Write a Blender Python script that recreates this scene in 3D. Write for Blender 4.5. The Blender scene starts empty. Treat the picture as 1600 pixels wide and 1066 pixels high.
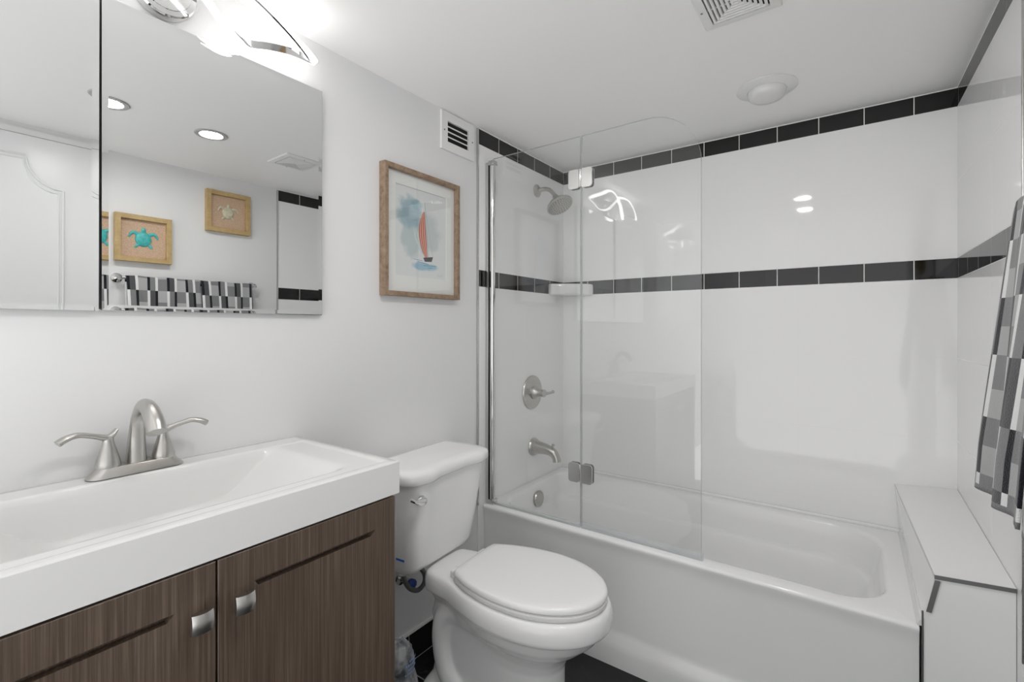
import bpy, bmesh, math, random
from mathutils import Vector, Matrix, Euler
PI = math.pi
R = math.radians
random.seed(4)
sc = bpy.context.scene
COL = sc.collection

# ---------------------------------------------------------------- camera, world, exposure
cd = bpy.data.cameras.new('camera')
cam = bpy.data.objects.new('camera', cd)
COL.objects.link(cam)
cam.location = (1.368, 0.0, 1.259)
cam.rotation_euler = (R(90), 0, R(35.8))
cd.sensor_width = 36.0
cd.lens = 746.0 / 1600.0 * 36.0
cd.shift_y = -21.0 / 1600.0
cd.clip_start = 0.02
sc.camera = cam
w = bpy.data.worlds.new('world')
sc.world = w
w.use_nodes = True
# added fill light through the open near end: stronger from below, weaker from above
FILL_BELOW = 2.65
FILL_ABOVE = 0.85
_nt = w.node_tree
_tc = _nt.nodes.new('ShaderNodeTexCoord')
_sp = _nt.nodes.new('ShaderNodeSeparateXYZ')
_mr = _nt.nodes.new('ShaderNodeMapRange')
_mr.inputs['From Min'].default_value = -0.55
_mr.inputs['From Max'].default_value = 0.25
_mr.inputs['To Min'].default_value = FILL_BELOW
_mr.inputs['To Max'].default_value = FILL_ABOVE
_nt.links.new(_tc.outputs['Generated'], _sp.inputs[0])
_nt.links.new(_sp.outputs['Z'], _mr.inputs['Value'])
_nt.nodes['Background'].inputs[0].default_value = (1, 1, 1, 1)
_nt.links.new(_mr.outputs[0], _nt.nodes['Background'].inputs[1])
sc.view_settings.view_transform = 'Standard'
sc.view_settings.look = 'None'
sc.view_settings.gamma = 1.0
sc.view_settings.use_curve_mapping = False
sc.view_settings.exposure = 0.30
sc.cycles.max_bounces = 14
sc.cycles.diffuse_bounces = 8
sc.cycles.glossy_bounces = 8
sc.cycles.transparent_max_bounces = 16
LED_POWER = 8.0          # the light strip of the wall lamp
SPOT_POWER = 130.0         # the lenses of the recessed downlights

# ---------------------------------------------------------------- room sizes
D = 2.4                   # back wall
ZC = 2.149                # ceiling
YN = -0.6                 # near end behind the camera, left open for the fill light
YT = 1.633                # where the tile starts
def WR(y):                # right wall (slightly out of square)
    return 1.675 + (2.4 - y) * 0.02

# ---------------------------------------------------------------- materials
def mat(name, col, rough=0.5, metal=0.0, spec=None, coat=0.0, bump=None, var=None, aniso=None, sheen=0.0):
    m = bpy.data.materials.new(name)
    m.use_nodes = True
    nt = m.node_tree
    b = nt.nodes['Principled BSDF']
    b.inputs['Base Color'].default_value = (*col, 1)
    b.inputs['Roughness'].default_value = rough
    b.inputs['Metallic'].default_value = metal
    if spec is not None:
        b.inputs['Specular IOR Level'].default_value = spec
    if coat:
        b.inputs['Coat Weight'].default_value = coat
        b.inputs['Coat Roughness'].default_value = 0.05
    if sheen:
        b.inputs['Sheen Weight'].default_value = sheen
    tc = None
    if bump or var:
        tc = nt.nodes.new('ShaderNodeTexCoord')
    if bump:
        sc_, st, sx = bump
        mp = nt.nodes.new('ShaderNodeMapping')
        mp.inputs['Scale'].default_value = sx
        nz = nt.nodes.new('ShaderNodeTexNoise')
        nz.inputs['Scale'].default_value = sc_
        nz.inputs['Detail'].default_value = 4
        bp = nt.nodes.new('ShaderNodeBump')
        bp.inputs['Strength'].default_value = st
        bp.inputs['Distance'].default_value = 0.002
        nt.links.new(tc.outputs['Object'], mp.inputs[0])
        nt.links.new(mp.outputs[0], nz.inputs['Vector'])
        nt.links.new(nz.outputs['Fac'], bp.inputs['Height'])
        nt.links.new(bp.outputs[0], b.inputs['Normal'])
    if var:
        col2, sc_, sx, lo, hi = var
        mp = nt.nodes.new('ShaderNodeMapping')
        mp.inputs['Scale'].default_value = sx
        nz = nt.nodes.new('ShaderNodeTexNoise')
        nz.inputs['Scale'].default_value = sc_
        nz.inputs['Detail'].default_value = 6
        nz.inputs['Roughness'].default_value = 0.62
        rp = nt.nodes.new('ShaderNodeValToRGB')
        rp.color_ramp.elements[0].position = lo
        rp.color_ramp.elements[0].color = (*col, 1)
        rp.color_ramp.elements[1].position = hi
        rp.color_ramp.elements[1].color = (*col2, 1)
        nt.links.new(tc.outputs['Object'], mp.inputs[0])
        nt.links.new(mp.outputs[0], nz.inputs['Vector'])
        nt.links.new(nz.outputs['Fac'], rp.inputs[0])
        nt.links.new(rp.outputs[0], b.inputs['Base Color'])
    return m

def emit(name, col, power):
    m = bpy.data.materials.new(name)
    m.use_nodes = True
    nt = m.node_tree
    nt.nodes.clear()
    e = nt.nodes.new('ShaderNodeEmission')
    e.inputs[0].default_value = (*col, 1)
    e.inputs[1].default_value = power
    o = nt.nodes.new('ShaderNodeOutputMaterial')
    nt.links.new(e.outputs[0], o.inputs[0])
    return m

def glass_mat(name, tint=(0.985, 0.99, 0.988), ior=1.5, haze=0.0, rough=0.0):
    """thin architectural glass: clear transmission plus mirror reflection by Fresnel on both faces"""
    m = bpy.data.materials.new(name)
    m.use_nodes = True
    nt = m.node_tree
    nt.nodes.clear()
    out = nt.nodes.new('ShaderNodeOutputMaterial')
    tr = nt.nodes.new('ShaderNodeBsdfTransparent')
    tr.inputs[0].default_value = (*tint, 1)
    gl = nt.nodes.new('ShaderNodeBsdfGlossy')
    gl.inputs['Roughness'].default_value = rough
    gl.inputs[0].default_value = (1, 1, 1, 1)
    geo = nt.nodes.new('ShaderNodeNewGeometry')
    mr = nt.nodes.new('ShaderNodeMapRange')
    mr.inputs['To Min'].default_value = ior
    mr.inputs['To Max'].default_value = 1.0 / ior
    fr = nt.nodes.new('ShaderNodeFresnel')
    nt.links.new(geo.outputs['Backfacing'], mr.inputs['Value'])
    nt.links.new(mr.outputs[0], fr.inputs['IOR'])
    mx = nt.nodes.new('ShaderNodeMixShader')
    nt.links.new(fr.outputs[0], mx.inputs[0])
    if haze:
        df = nt.nodes.new('ShaderNodeBsdfDiffuse')
        df.inputs[0].default_value = (0.8, 0.82, 0.84, 1)
        m2 = nt.nodes.new('ShaderNodeMixShader')
        m2.inputs[0].default_value = haze
        nt.links.new(tr.outputs[0], m2.inputs[1])
        nt.links.new(df.outputs[0], m2.inputs[2])
        nt.links.new(m2.outputs[0], mx.inputs[1])
    else:
        nt.links.new(tr.outputs[0], mx.inputs[1])
    nt.links.new(gl.outputs[0], mx.inputs[2])
    nt.links.new(mx.outputs[0], out.inputs[0])
    return m

def wood_mat(name, c1, c2, c3, scale=(60, 60, 1.2), rough=0.45):
    m = bpy.data.materials.new(name)
    m.use_nodes = True
    nt = m.node_tree
    b = nt.nodes['Principled BSDF']
    b.inputs['Roughness'].default_value = rough
    tc = nt.nodes.new('ShaderNodeTexCoord')
    mp = nt.nodes.new('ShaderNodeMapping')
    mp.inputs['Scale'].default_value = scale
    n1 = nt.nodes.new('ShaderNodeTexNoise')
    n1.inputs['Scale'].default_value = 3.0
    n1.inputs['Detail'].default_value = 8
    n1.inputs['Roughness'].default_value = 0.72
    rp = nt.nodes.new('ShaderNodeValToRGB')
    rp.color_ramp.elements[0].position = 0.30
    rp.color_ramp.elements[0].color = (*c1, 1)
    rp.color_ramp.elements[1].position = 0.72
    rp.color_ramp.elements[1].color = (*c3, 1)
    e = rp.color_ramp.elements.new(0.5)
    e.color = (*c2, 1)
    nt.links.new(tc.outputs['Object'], mp.inputs[0])
    nt.links.new(mp.outputs[0], n1.inputs['Vector'])
    nt.links.new(n1.outputs['Fac'], rp.inputs[0])
    nt.links.new(rp.outputs[0], b.inputs['Base Color'])
    bp = nt.nodes.new('ShaderNodeBump')
    bp.inputs['Strength'].default_value = 0.12
    bp.inputs['Distance'].default_value = 0.001
    nt.links.new(n1.outputs['Fac'], bp.inputs['Height'])
    nt.links.new(bp.outputs[0], b.inputs['Normal'])
    return m

M = {}
M['paint'] = mat('wall paint', (0.765, 0.765, 0.77), 0.45, spec=0.3)
M['ceil'] = mat('ceiling paint', (0.93, 0.925, 0.92), 0.5, spec=0.3)
M['tile'] = mat('white glazed tile', (0.88, 0.88, 0.88), 0.04)
M['black_tile'] = mat('black glazed tile', (0.006, 0.006, 0.006), 0.05)
M['grout'] = mat('white grout', (0.82, 0.82, 0.81), 0.8)
M['trimwhite'] = mat('white trim paint', (0.80, 0.80, 0.80), 0.35)
M['door'] = mat('white door paint', (0.74, 0.745, 0.75), 0.3)
M['acrylic'] = mat('white tub acrylic', (0.87, 0.87, 0.87), 0.12)
M['porcelain'] = mat('white porcelain', (0.88, 0.88, 0.88), 0.07)
M['seatplastic'] = mat('white seat plastic', (0.88, 0.88, 0.875), 0.16)
M['marble'] = mat('white cultured marble', (0.765, 0.765, 0.76), 0.12)
M['nickel'] = mat('brushed nickel', (0.55, 0.535, 0.51), 0.28, 1.0, bump=(40, 0.05, (1, 1, 14)))
M['chrome'] = mat('chrome', (0.72, 0.72, 0.72), 0.06, 1.0)
M['satin'] = mat('satin aluminium', (0.62, 0.62, 0.61), 0.26, 1.0)
M['ring'] = mat('grey downlight trim', (0.42, 0.42, 0.42), 0.35)
M['steeltrim'] = mat('dark metal edge trim', (0.22, 0.22, 0.22), 0.35, 0.9)
M['mirror'] = mat('mirror silver', (0.81, 0.82, 0.815), 0.0, 1.0)
M['mirrorback'] = mat('mirror cabinet side', (0.10, 0.10, 0.10), 0.4)
M['black'] = mat('dark void', (0.008, 0.008, 0.008), 0.8)
M['plastic'] = mat('white plastic', (0.80, 0.80, 0.79), 0.35)
M['frostlens'] = mat('opal lens', (0.74, 0.74, 0.73), 0.3)
M['wood'] = wood_mat('dark streaked wood', (0.052, 0.034, 0.024), (0.100, 0.070, 0.051), (0.185, 0.137, 0.104), (75, 75, 1.0), 0.42)
M['oak'] = wood_mat('brown picture frame wood', (0.16, 0.10, 0.06), (0.29, 0.20, 0.135), (0.40, 0.29, 0.20), (14, 14, 14), 0.55)
M['pine'] = wood_mat('golden shadow box wood', (0.36, 0.24, 0.10), (0.47, 0.33, 0.15), (0.56, 0.41, 0.21), (10, 6, 10), 0.5)
M['mat'] = mat('off white picture mat', (0.82, 0.815, 0.80), 0.9)
M['matcore'] = mat('bright bevel of the mat', (0.86, 0.86, 0.85), 0.9)
M['burlap'] = mat('pinkish sand burlap', (0.50, 0.34, 0.23), 0.95, bump=(500, 0.6, (1, 1, 1)), var=((0.66, 0.48, 0.35), 160, (1, 1, 1), 0.35, 0.65))
M['teal'] = mat('teal turtle resin', (0.03, 0.36, 0.36), 0.4, var=((0.10, 0.52, 0.50), 60, (1, 1, 1), 0.3, 0.7))
M['cream'] = mat('cream turtle resin', (0.62, 0.56, 0.42), 0.5, var=((0.42, 0.44, 0.30), 70, (1, 1, 1), 0.4, 0.75))
M['glass'] = glass_mat('clear shower glass')
M['glassedge'] = mat('greenish glass edge', (0.50, 0.52, 0.515), 0.1)
M['picglass'] = glass_mat('picture glass')
M['seal'] = glass_mat('clear vinyl seal', (0.93, 0.94, 0.94), 1.45, haze=0.22, rough=0.1)
M['ceramic'] = mat('white soap shelf ceramic', (0.80, 0.80, 0.79), 0.08)
M['led'] = emit('white led diffuser', (1.0, 0.985, 0.96), LED_POWER)
M['lens'] = emit('lit downlight lens', (1.0, 0.985, 0.96), SPOT_POWER)
M['hose'] = mat('braided steel hose', (0.22, 0.22, 0.22), 0.45, 0.8, bump=(350, 0.8, (1, 1, 1)))
M['blue'] = mat('blue plastic', (0.03, 0.07, 0.32), 0.4)
M['bluesticker'] = mat('blue sticker', (0.01, 0.15, 0.55), 0.5)
M['caulk'] = mat('white caulk', (0.82, 0.82, 0.81), 0.5)

# floor: black stone look tile with pale grout
def floor_mat():
    m = bpy.data.materials.new('black floor tile')
    m.use_nodes = True
    nt = m.node_tree
    b = nt.nodes['Principled BSDF']
    tc = nt.nodes.new('ShaderNodeTexCoord')
    mp = nt.nodes.new('ShaderNodeMapping')
    mp.inputs['Location'].default_value = (-0.35, -1.20, 0)
    br = nt.nodes.new('ShaderNodeTexBrick')
    br.offset = 0.0
    br.inputs['Scale'].default_value = 1.0
    br.inputs['Brick Width'].default_value = 0.61
    br.inputs['Row Height'].default_value = 0.61
    br.inputs['Mortar Size'].default_value = 0.0025
    br.inputs['Mortar Smooth'].default_value = 0.1
    br.inputs['Mortar'].default_value = (0.33, 0.32, 0.31, 1)
    nz = nt.nodes.new('ShaderNodeTexNoise')
    nz.inputs['Scale'].default_value = 14
    nz.inputs['Detail'].default_value = 10
    nz.inputs['Distortion'].default_value = 2.5
    rp = nt.nodes.new('ShaderNodeValToRGB')
    rp.color_ramp.elements[0].position = 0.56
    rp.color_ramp.elements[0].color = (0.006, 0.006, 0.006, 1)
    rp.color_ramp.elements[1].position = 0.75
    rp.color_ramp.elements[1].color = (0.045, 0.044, 0.043, 1)
    nt.links.new(tc.outputs['Object'], mp.inputs[0])
    nt.links.new(mp.outputs[0], br.inputs['Vector'])
    nt.links.new(tc.outputs['Object'], nz.inputs['Vector'])
    nt.links.new(nz.outputs['Fac'], rp.inputs[0])
    nt.links.new(rp.outputs[0], br.inputs['Color1'])
    nt.links.new(rp.outputs[0], br.inputs['Color2'])
    nt.links.new(br.outputs['Color'], b.inputs['Base Color'])
    b.inputs['Roughness'].default_value = 0.22
    return m
M['floor'] = floor_mat()

# ---------------------------------------------------------------- mesh helpers
def sharpen(bm, ang=35):
    for f in bm.faces:
        f.smooth = True
    for e in bm.edges:
        if len(e.link_faces) == 2:
            try:
                e.smooth = e.calc_face_angle() < R(ang)
            except ValueError:
                pass

def obj(name, bm, mats, parent=None, ang=35, flat=False, fix=True):
    if fix:
        bmesh.ops.recalc_face_normals(bm, faces=bm.faces)
    if not flat:
        sharpen(bm, ang)
    me = bpy.data.meshes.new(name)
    bm.to_mesh(me)
    bm.free()
    if not isinstance(mats, (list, tuple)):
        mats = [mats]
    for m in mats:
        me.materials.append(m)
    o = bpy.data.objects.new(name, me)
    COL.objects.link(o)
    if parent is not None:
        o.parent = parent
    return o

def thing(name, label, cat, loc=(0, 0, 0), rotz=0.0, group=None):
    o = bpy.data.objects.new(name, None)
    o.empty_display_size = 0.05
    COL.objects.link(o)
    o.location = loc
    o.rotation_euler = (0, 0, rotz)
    o['label'] = label
    o['category'] = cat
    if group:
        o['group'] = group
    return o

def tag(o, label, cat, group=None):
    o['label'] = label
    o['category'] = cat
    if group:
        o['group'] = group
    return o

def struct(name, bm, mats, flat=True, parent=None, **k):
    o = obj(name, bm, mats, parent, flat=flat, **k)
    if parent is None:
        o['kind'] = 'structure'
    return o

def quad(bm, pts, mi=0):
    f = bm.faces.new([bm.verts.new(p) for p in pts])
    f.material_index = mi
    return f

def box(bm, a, b, mi=0, bev=0.0, seg=2):
    x0, y0, z0 = a
    x1, y1, z1 = b
    t = bmesh.new()
    bmesh.ops.create_cube(t, size=1.0)
    for v in t.verts:
        v.co = Vector(((x0 + x1) / 2 + v.co.x * (x1 - x0), (y0 + y1) / 2 + v.co.y * (y1 - y0), (z0 + z1) / 2 + v.co.z * (z1 - z0)))
    if bev:
        bmesh.ops.bevel(t, geom=list(t.edges), offset=bev, segments=seg, profile=0.5, affect='EDGES')
    merge(bm, t, mi)

def merge(bm, t, mi=0, mtx=None):
    mp = {}
    for v in t.verts:
        mp[v] = bm.verts.new(mtx @ v.co if mtx else v.co)
    for f in t.faces:
        try:
            n = bm.faces.new([mp[v] for v in f.verts])
            n.material_index = mi if mi is not None else f.material_index
        except ValueError:
            pass
    t.free()

def loft(bm, rings, cap0=True, cap1=True, mi=0, closed=True):
    vs = [[bm.verts.new(p) for p in r] for r in rings]
    n = len(vs[0])
    for a, b in zip(vs[:-1], vs[1:]):
        for i in range(n if closed else n - 1):
            j = (i + 1) % n
            bm.faces.new((a[i], a[j], b[j], b[i])).material_index = mi
    if cap0:
        bm.faces.new(vs[0][::-1]).material_index = mi
    if cap1:
        bm.faces.new(vs[-1]).material_index = mi
    return vs

def lathe(bm, prof, origin, axis=(0, 0, 1), n=32, mi=0, cap0=True, cap1=True):
    a = Vector(axis).normalized()
    u = a.orthogonal().normalized()
    v = a.cross(u)
    o = Vector(origin)
    rings = []
    for r, h in prof:
        r = max(r, 1e-5)
        rings.append([o + a * h + (u * math.cos(2 * PI * i / n) + v * math.sin(2 * PI * i / n)) * r for i in range(n)])
    loft(bm, rings, cap0, cap1, mi)

def catmull(pts, k=8):
    P = [Vector(p) for p in pts]
    P = [P[0] * 2 - P[1]] + P + [P[-1] * 2 - P[-2]]
    out = []
    for i in range(1, len(P) - 2):
        for j in range(k):
            t = j / k
            a, b, c, d = P[i - 1], P[i], P[i + 1], P[i + 2]
            out.append(0.5 * ((2 * b) + (c - a) * t + (2 * a - 5 * b + 4 * c - d) * t * t + (3 * b - a - 3 * c + d) * t ** 3))
    out.append(P[-2])
    return out

def interp(vals, k=8):
    v = catmull([(x, 0, 0) if not isinstance(x, tuple) else (x[0], x[1], 0) for x in vals], k)
    return v

def tube(bm, pts, radii, n=16, up=None, mi=0, caps=True):
    """sweep; radii are numbers or (side, up) pairs"""
    P = [Vector(p) for p in pts]
    if not isinstance(radii, (list, tuple)) or len(radii) != len(P):
        radii = [radii] * len(P)
    rings = []
    prev = None
    for i, p in enumerate(P):
        t = (P[min(i + 1, len(P) - 1)] - P[max(i - 1, 0)]).normalized()
        if up is not None:
            s = t.cross(Vector(up))
            if s.length < 1e-4:
                s = t.orthogonal()
            s.normalize()
        elif prev is None:
            s = t.orthogonal().normalized()
        else:
            s = (prev - t * prev.dot(t)).normalized()
        prev = s
        q = s.cross(t).normalized()
        r = radii[i]
        ra, rb = (r if isinstance(r, (tuple, list)) else (r, r))
        rings.append([p + s * (ra * math.cos(2 * PI * k / n)) + q * (rb * math.sin(2 * PI * k / n)) for k in range(n)])
    loft(bm, rings, caps, caps, mi)

def rrect(x0, x1, y0, y1, r, z, n=8):
    """rounded rectangle ring, r one number or (x0y0, x1y0, x1y1, x0y1)"""
    if not isinstance(r, (tuple, list)):
        r = (r,) * 4
    out = []
    for (cx, cy, sx, sy, a0, rr) in ((x0, y0, 1, 1, PI, r[0]), (x1, y0, -1, 1, 1.5 * PI, r[1]), (x1, y1, -1, -1, 0, r[2]), (x0, y1, 1, -1, 0.5 * PI, r[3])):
        for i in range(n + 1):
            a = a0 + 0.5 * PI * i / n
            out.append(Vector((cx + sx * rr + rr * math.cos(a), cy + sy * rr + rr * math.sin(a), z)))
    return out

def subsurf(o, lv=2):
    md = o.modifiers.new('subdivision', 'SUBSURF')
    md.levels = lv
    md.render_levels = lv
    return o

# ---------------------------------------------------------------- the room
b = bmesh.new()
box(b, (-0.1, YN - 0.1, -0.1), (1.9, D + 0.1, 0.0))
struct('floor', b, M['floor'])
b = bmesh.new()
box(b, (-0.1, YN - 0.1, ZC), (1.9, D + 0.1, ZC + 0.1))
struct('ceiling', b, M['ceil'])

ZB0, ZB1 = 1.441, 1.517        # middle black band
ZT0 = 2.076                    # upper black band, up to the ceiling
TT = 0.004                     # tile thickness in front of the wall face
def tile_faces(bm, P, u0, u1, joints_b, joints_w, zbot=0.0, ztop=ZC):
    """P(u, d, z) maps along-wall, depth, height. slot 1 grout bed, 2 white tile, 3 black tile"""
    def slab(ua, ub, za, zb, d0, d1, mi):
        c = [P(ua, d0, za), P(ub, d0, za), P(ub, d0, zb), P(ua, d0, zb)]
        f = [P(ua, d1, za), P(ub, d1, za), P(ub, d1, zb), P(ua, d1, zb)]
        vs = [bm.verts.new(p) for p in c + f]
        for ix in ((4, 5, 6, 7), (0, 1, 5, 4), (1, 2, 6, 5), (2, 3, 7, 6), (3, 0, 4, 7)):
            bm.faces.new([vs[i] for i in ix]).material_index = mi
    slab(u0, u1, zbot, ztop, 0.0, TT - 0.0003, 1)
    g = 0.0016
    for za, zb in ((ZT0, ztop - 0.003), (ZB0, ZB1)):
        js = [u0] + [j for j in sorted(joints_b) if u0 + 0.004 < j < u1 - 0.004] + [u1]
        for a_, b_ in zip(js[:-1], js[1:]):
            slab(a_ + g, b_ - g, za + g, zb - g * 0.4, 0.0, TT, 3)
    h = 0.0005
    rows = [(zbot, 0.23), (0.23, 0.535), (0.535, 0.84), (0.84, 1.145), (1.145, ZB0), (ZB1, 1.80), (1.80, ZT0)]
    for i, (za, zb) in enumerate(rows):
        js = [u0] + [j for j in sorted(joints_w) if u0 + 0.02 < j < u1 - 0.02] + [u1]
        for a_, b_ in zip(js[:-1], js[1:]):
            slab(a_ + h, b_ - h, za + h, zb - h, 0.0, TT, 2)

# left wall: painted part and tiled part
b = bmesh.new()
box(b, (-0.1, YN - 1.6, 0.0), (0.0, D + 0.1, ZC), 0)
tile_faces(b, lambda u, d, z: Vector((d, u, z)), YT, D, [2.4 - 0.1535 * k for k in range(1, 6)], [2.02])
struct('wall_left', b, [M['paint'], M['grout'], M['tile'], M['black_tile']])
# back wall
b = bmesh.new()
box(b, (0.0, D, 0.0), (1.9, D + 0.1, ZC), 0)
tile_faces(b, lambda u, d, z: Vector((u, D - d, z)), TT, WR(D), [0.93 + 0.1545 * k for k in range(-6, 5)], [0.56, 1.165])
struct('wall_back', b, [M['paint'], M['grout'], M['tile'], M['black_tile']])
# right wall (a little out of square)
b = bmesh.new()
c = [(WR(YN - 0.1), YN - 0.1), (WR(D + 0.1), D + 0.1), (1.9, D + 0.1), (1.9, YN - 0.1)]
loft(b, [[Vector((x, y, z)) for x, y in c] for z in (0.0, ZC)])
tile_faces(b, lambda u, d, z: Vector((WR(u) - d, u, z)), 1.615, D - TT, [2.4 - TT - 0.02 - 0.154 * k for k in range(0, 6)], [1.9])
struct('wall_right', b, [M['paint'], M['grout'], M['tile'], M['black_tile']])
# metal edge strip where the tile begins
b = bmesh.new()
box(b, (0.0, YT - 0.007, 0.47), (0.0085, YT + 0.002, ZC - 0.004), 0, 0.0015)
struct('trim_1', b, M['satin'], flat=False)
b = bmesh.new()
box(b, (WR(1.61) - 0.008, 1.606, 0.47), (WR(1.61) + 0.004, 1.614, ZC - 0.004), 0, 0.0015)
struct('trim_2', b, M['satin'], flat=False)
# black tile baseboard with a white cap strip
b = bmesh.new()
js = [0.78, 0.93, 1.235, 1.44, 1.655]
js = [YN, -0.3, 0.0, 0.305, 0.61, 0.92, 1.225, 1.43, 1.655]
for a_, b_ in zip(js[:-1], js[1:]):
    box(b, (0.0, a_ + 0.0015, 0.003), (0.010, b_ - 0.0015, 0.106), 0, 0.001)
box(b, (0.0, YN, 0.106), (0.011, 1.655, 0.114), 1)
box(b, (0.0, YN, 0.0), (0.008, 1.655, 0.106), 1)
struct('baseboard_left', b, [M['black_tile'], M['grout']])

# ---------------------------------------------------------------- door in the right wall (seen in the mirror)
def door():
    y0, y1, zt = -0.10, 0.700, 2.095
    slope = (WR(y1) - WR(y0)) / (y1 - y0)
    def P(y, d, z):
        return Vector((WR(y) - d, y, z))
    bm = bmesh.new()
    loft(bm, [[P(y0, 0, z), P(y1, 0, z), P(y1, 0.02, z), P(y0, 0.02, z)] for z in (0.004, zt)])
    o = struct('door_1', bm, M['door'])
    # arched moulding on the leaf
    cx = (y0 + y1) / 2
    hw = 0.285
    pts = []
    ztop, zsh = 2.005, 1.87
    half = []
    for i in range(0, 9):
        a = PI / 2 * i / 8
        half.append((hw - 0.125 * math.sin(a) , zsh + (ztop - zsh) * (1 - math.cos(a))))
    right = [(cx + y, z) for y, z in half]
    left = [(cx - y, z) for y, z in half[::-1]]
    loop = [(cx + hw, 1.02)] + right + left + [(cx - hw, 1.02)]
    def molding(loop, inset, rad, name):
        bm = bmesh.new()
        cen = Vector((sum(p[0] for p in loop) / len(loop), sum(p[1] for p in loop) / len(loop)))
        pp = []
        for y, z in loop:
            y2 = cx + (y - cx) * (1 - inset / hw)
            z2 = z - inset if z > 1.5 else z + inset
            pp.append(P(y2, 0.021, z2))
        tube(bm, pp + [pp[0], pp[1]], rad, 8)
        ob = obj(name, bm, M['door'], o)
        return ob
    molding(loop, 0.0, 0.005, 'panel_moulding')
    molding(loop, 0.016, 0.0035, 'panel_moulding')
    low = [(cx + hw, 0.90), (cx + hw, 0.2), (cx - hw, 0.2), (cx - hw, 0.90)]
    bm = bmesh.new()
    pp = [P(y, 0.021, z) for y, z in low]
    tube(bm, pp + [pp[0], pp[1]], 0.005, 8)
    obj('panel_moulding', bm, M['door'], o)
    bm = bmesh.new()
    k = P(y0 + 0.06, 0.02, 0.98)
    lathe(bm, [(0.026, 0), (0.026, 0.006), (0.010, 0.010), (0.010, 0.035), (0.024, 0.045), (0.027, 0.058), (0.020, 0.068), (0.0, 0.070)], k, (-1, 0, 0), 24)
    obj('door_knob', bm, M['nickel'], o)
    # casing
    bm = bmesh.new()
    for ya, yb, za, zb in ((y1 + 0.004, y1 + 0.032, 0.0, zt + 0.03), (y0 - 0.05, y0 - 0.004, 0.0, zt + 0.03), (y0 - 0.004, y1 + 0.004, zt + 0.004, zt + 0.03)):
        loft(bm, [[P(ya, -0.001, z), P(yb, -0.001, z), P(yb, 0.012, z), P(ya, 0.012, z)] for z in (za, zb)])
    struct('trim_3', bm, M['trimwhite'])
door()

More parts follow.
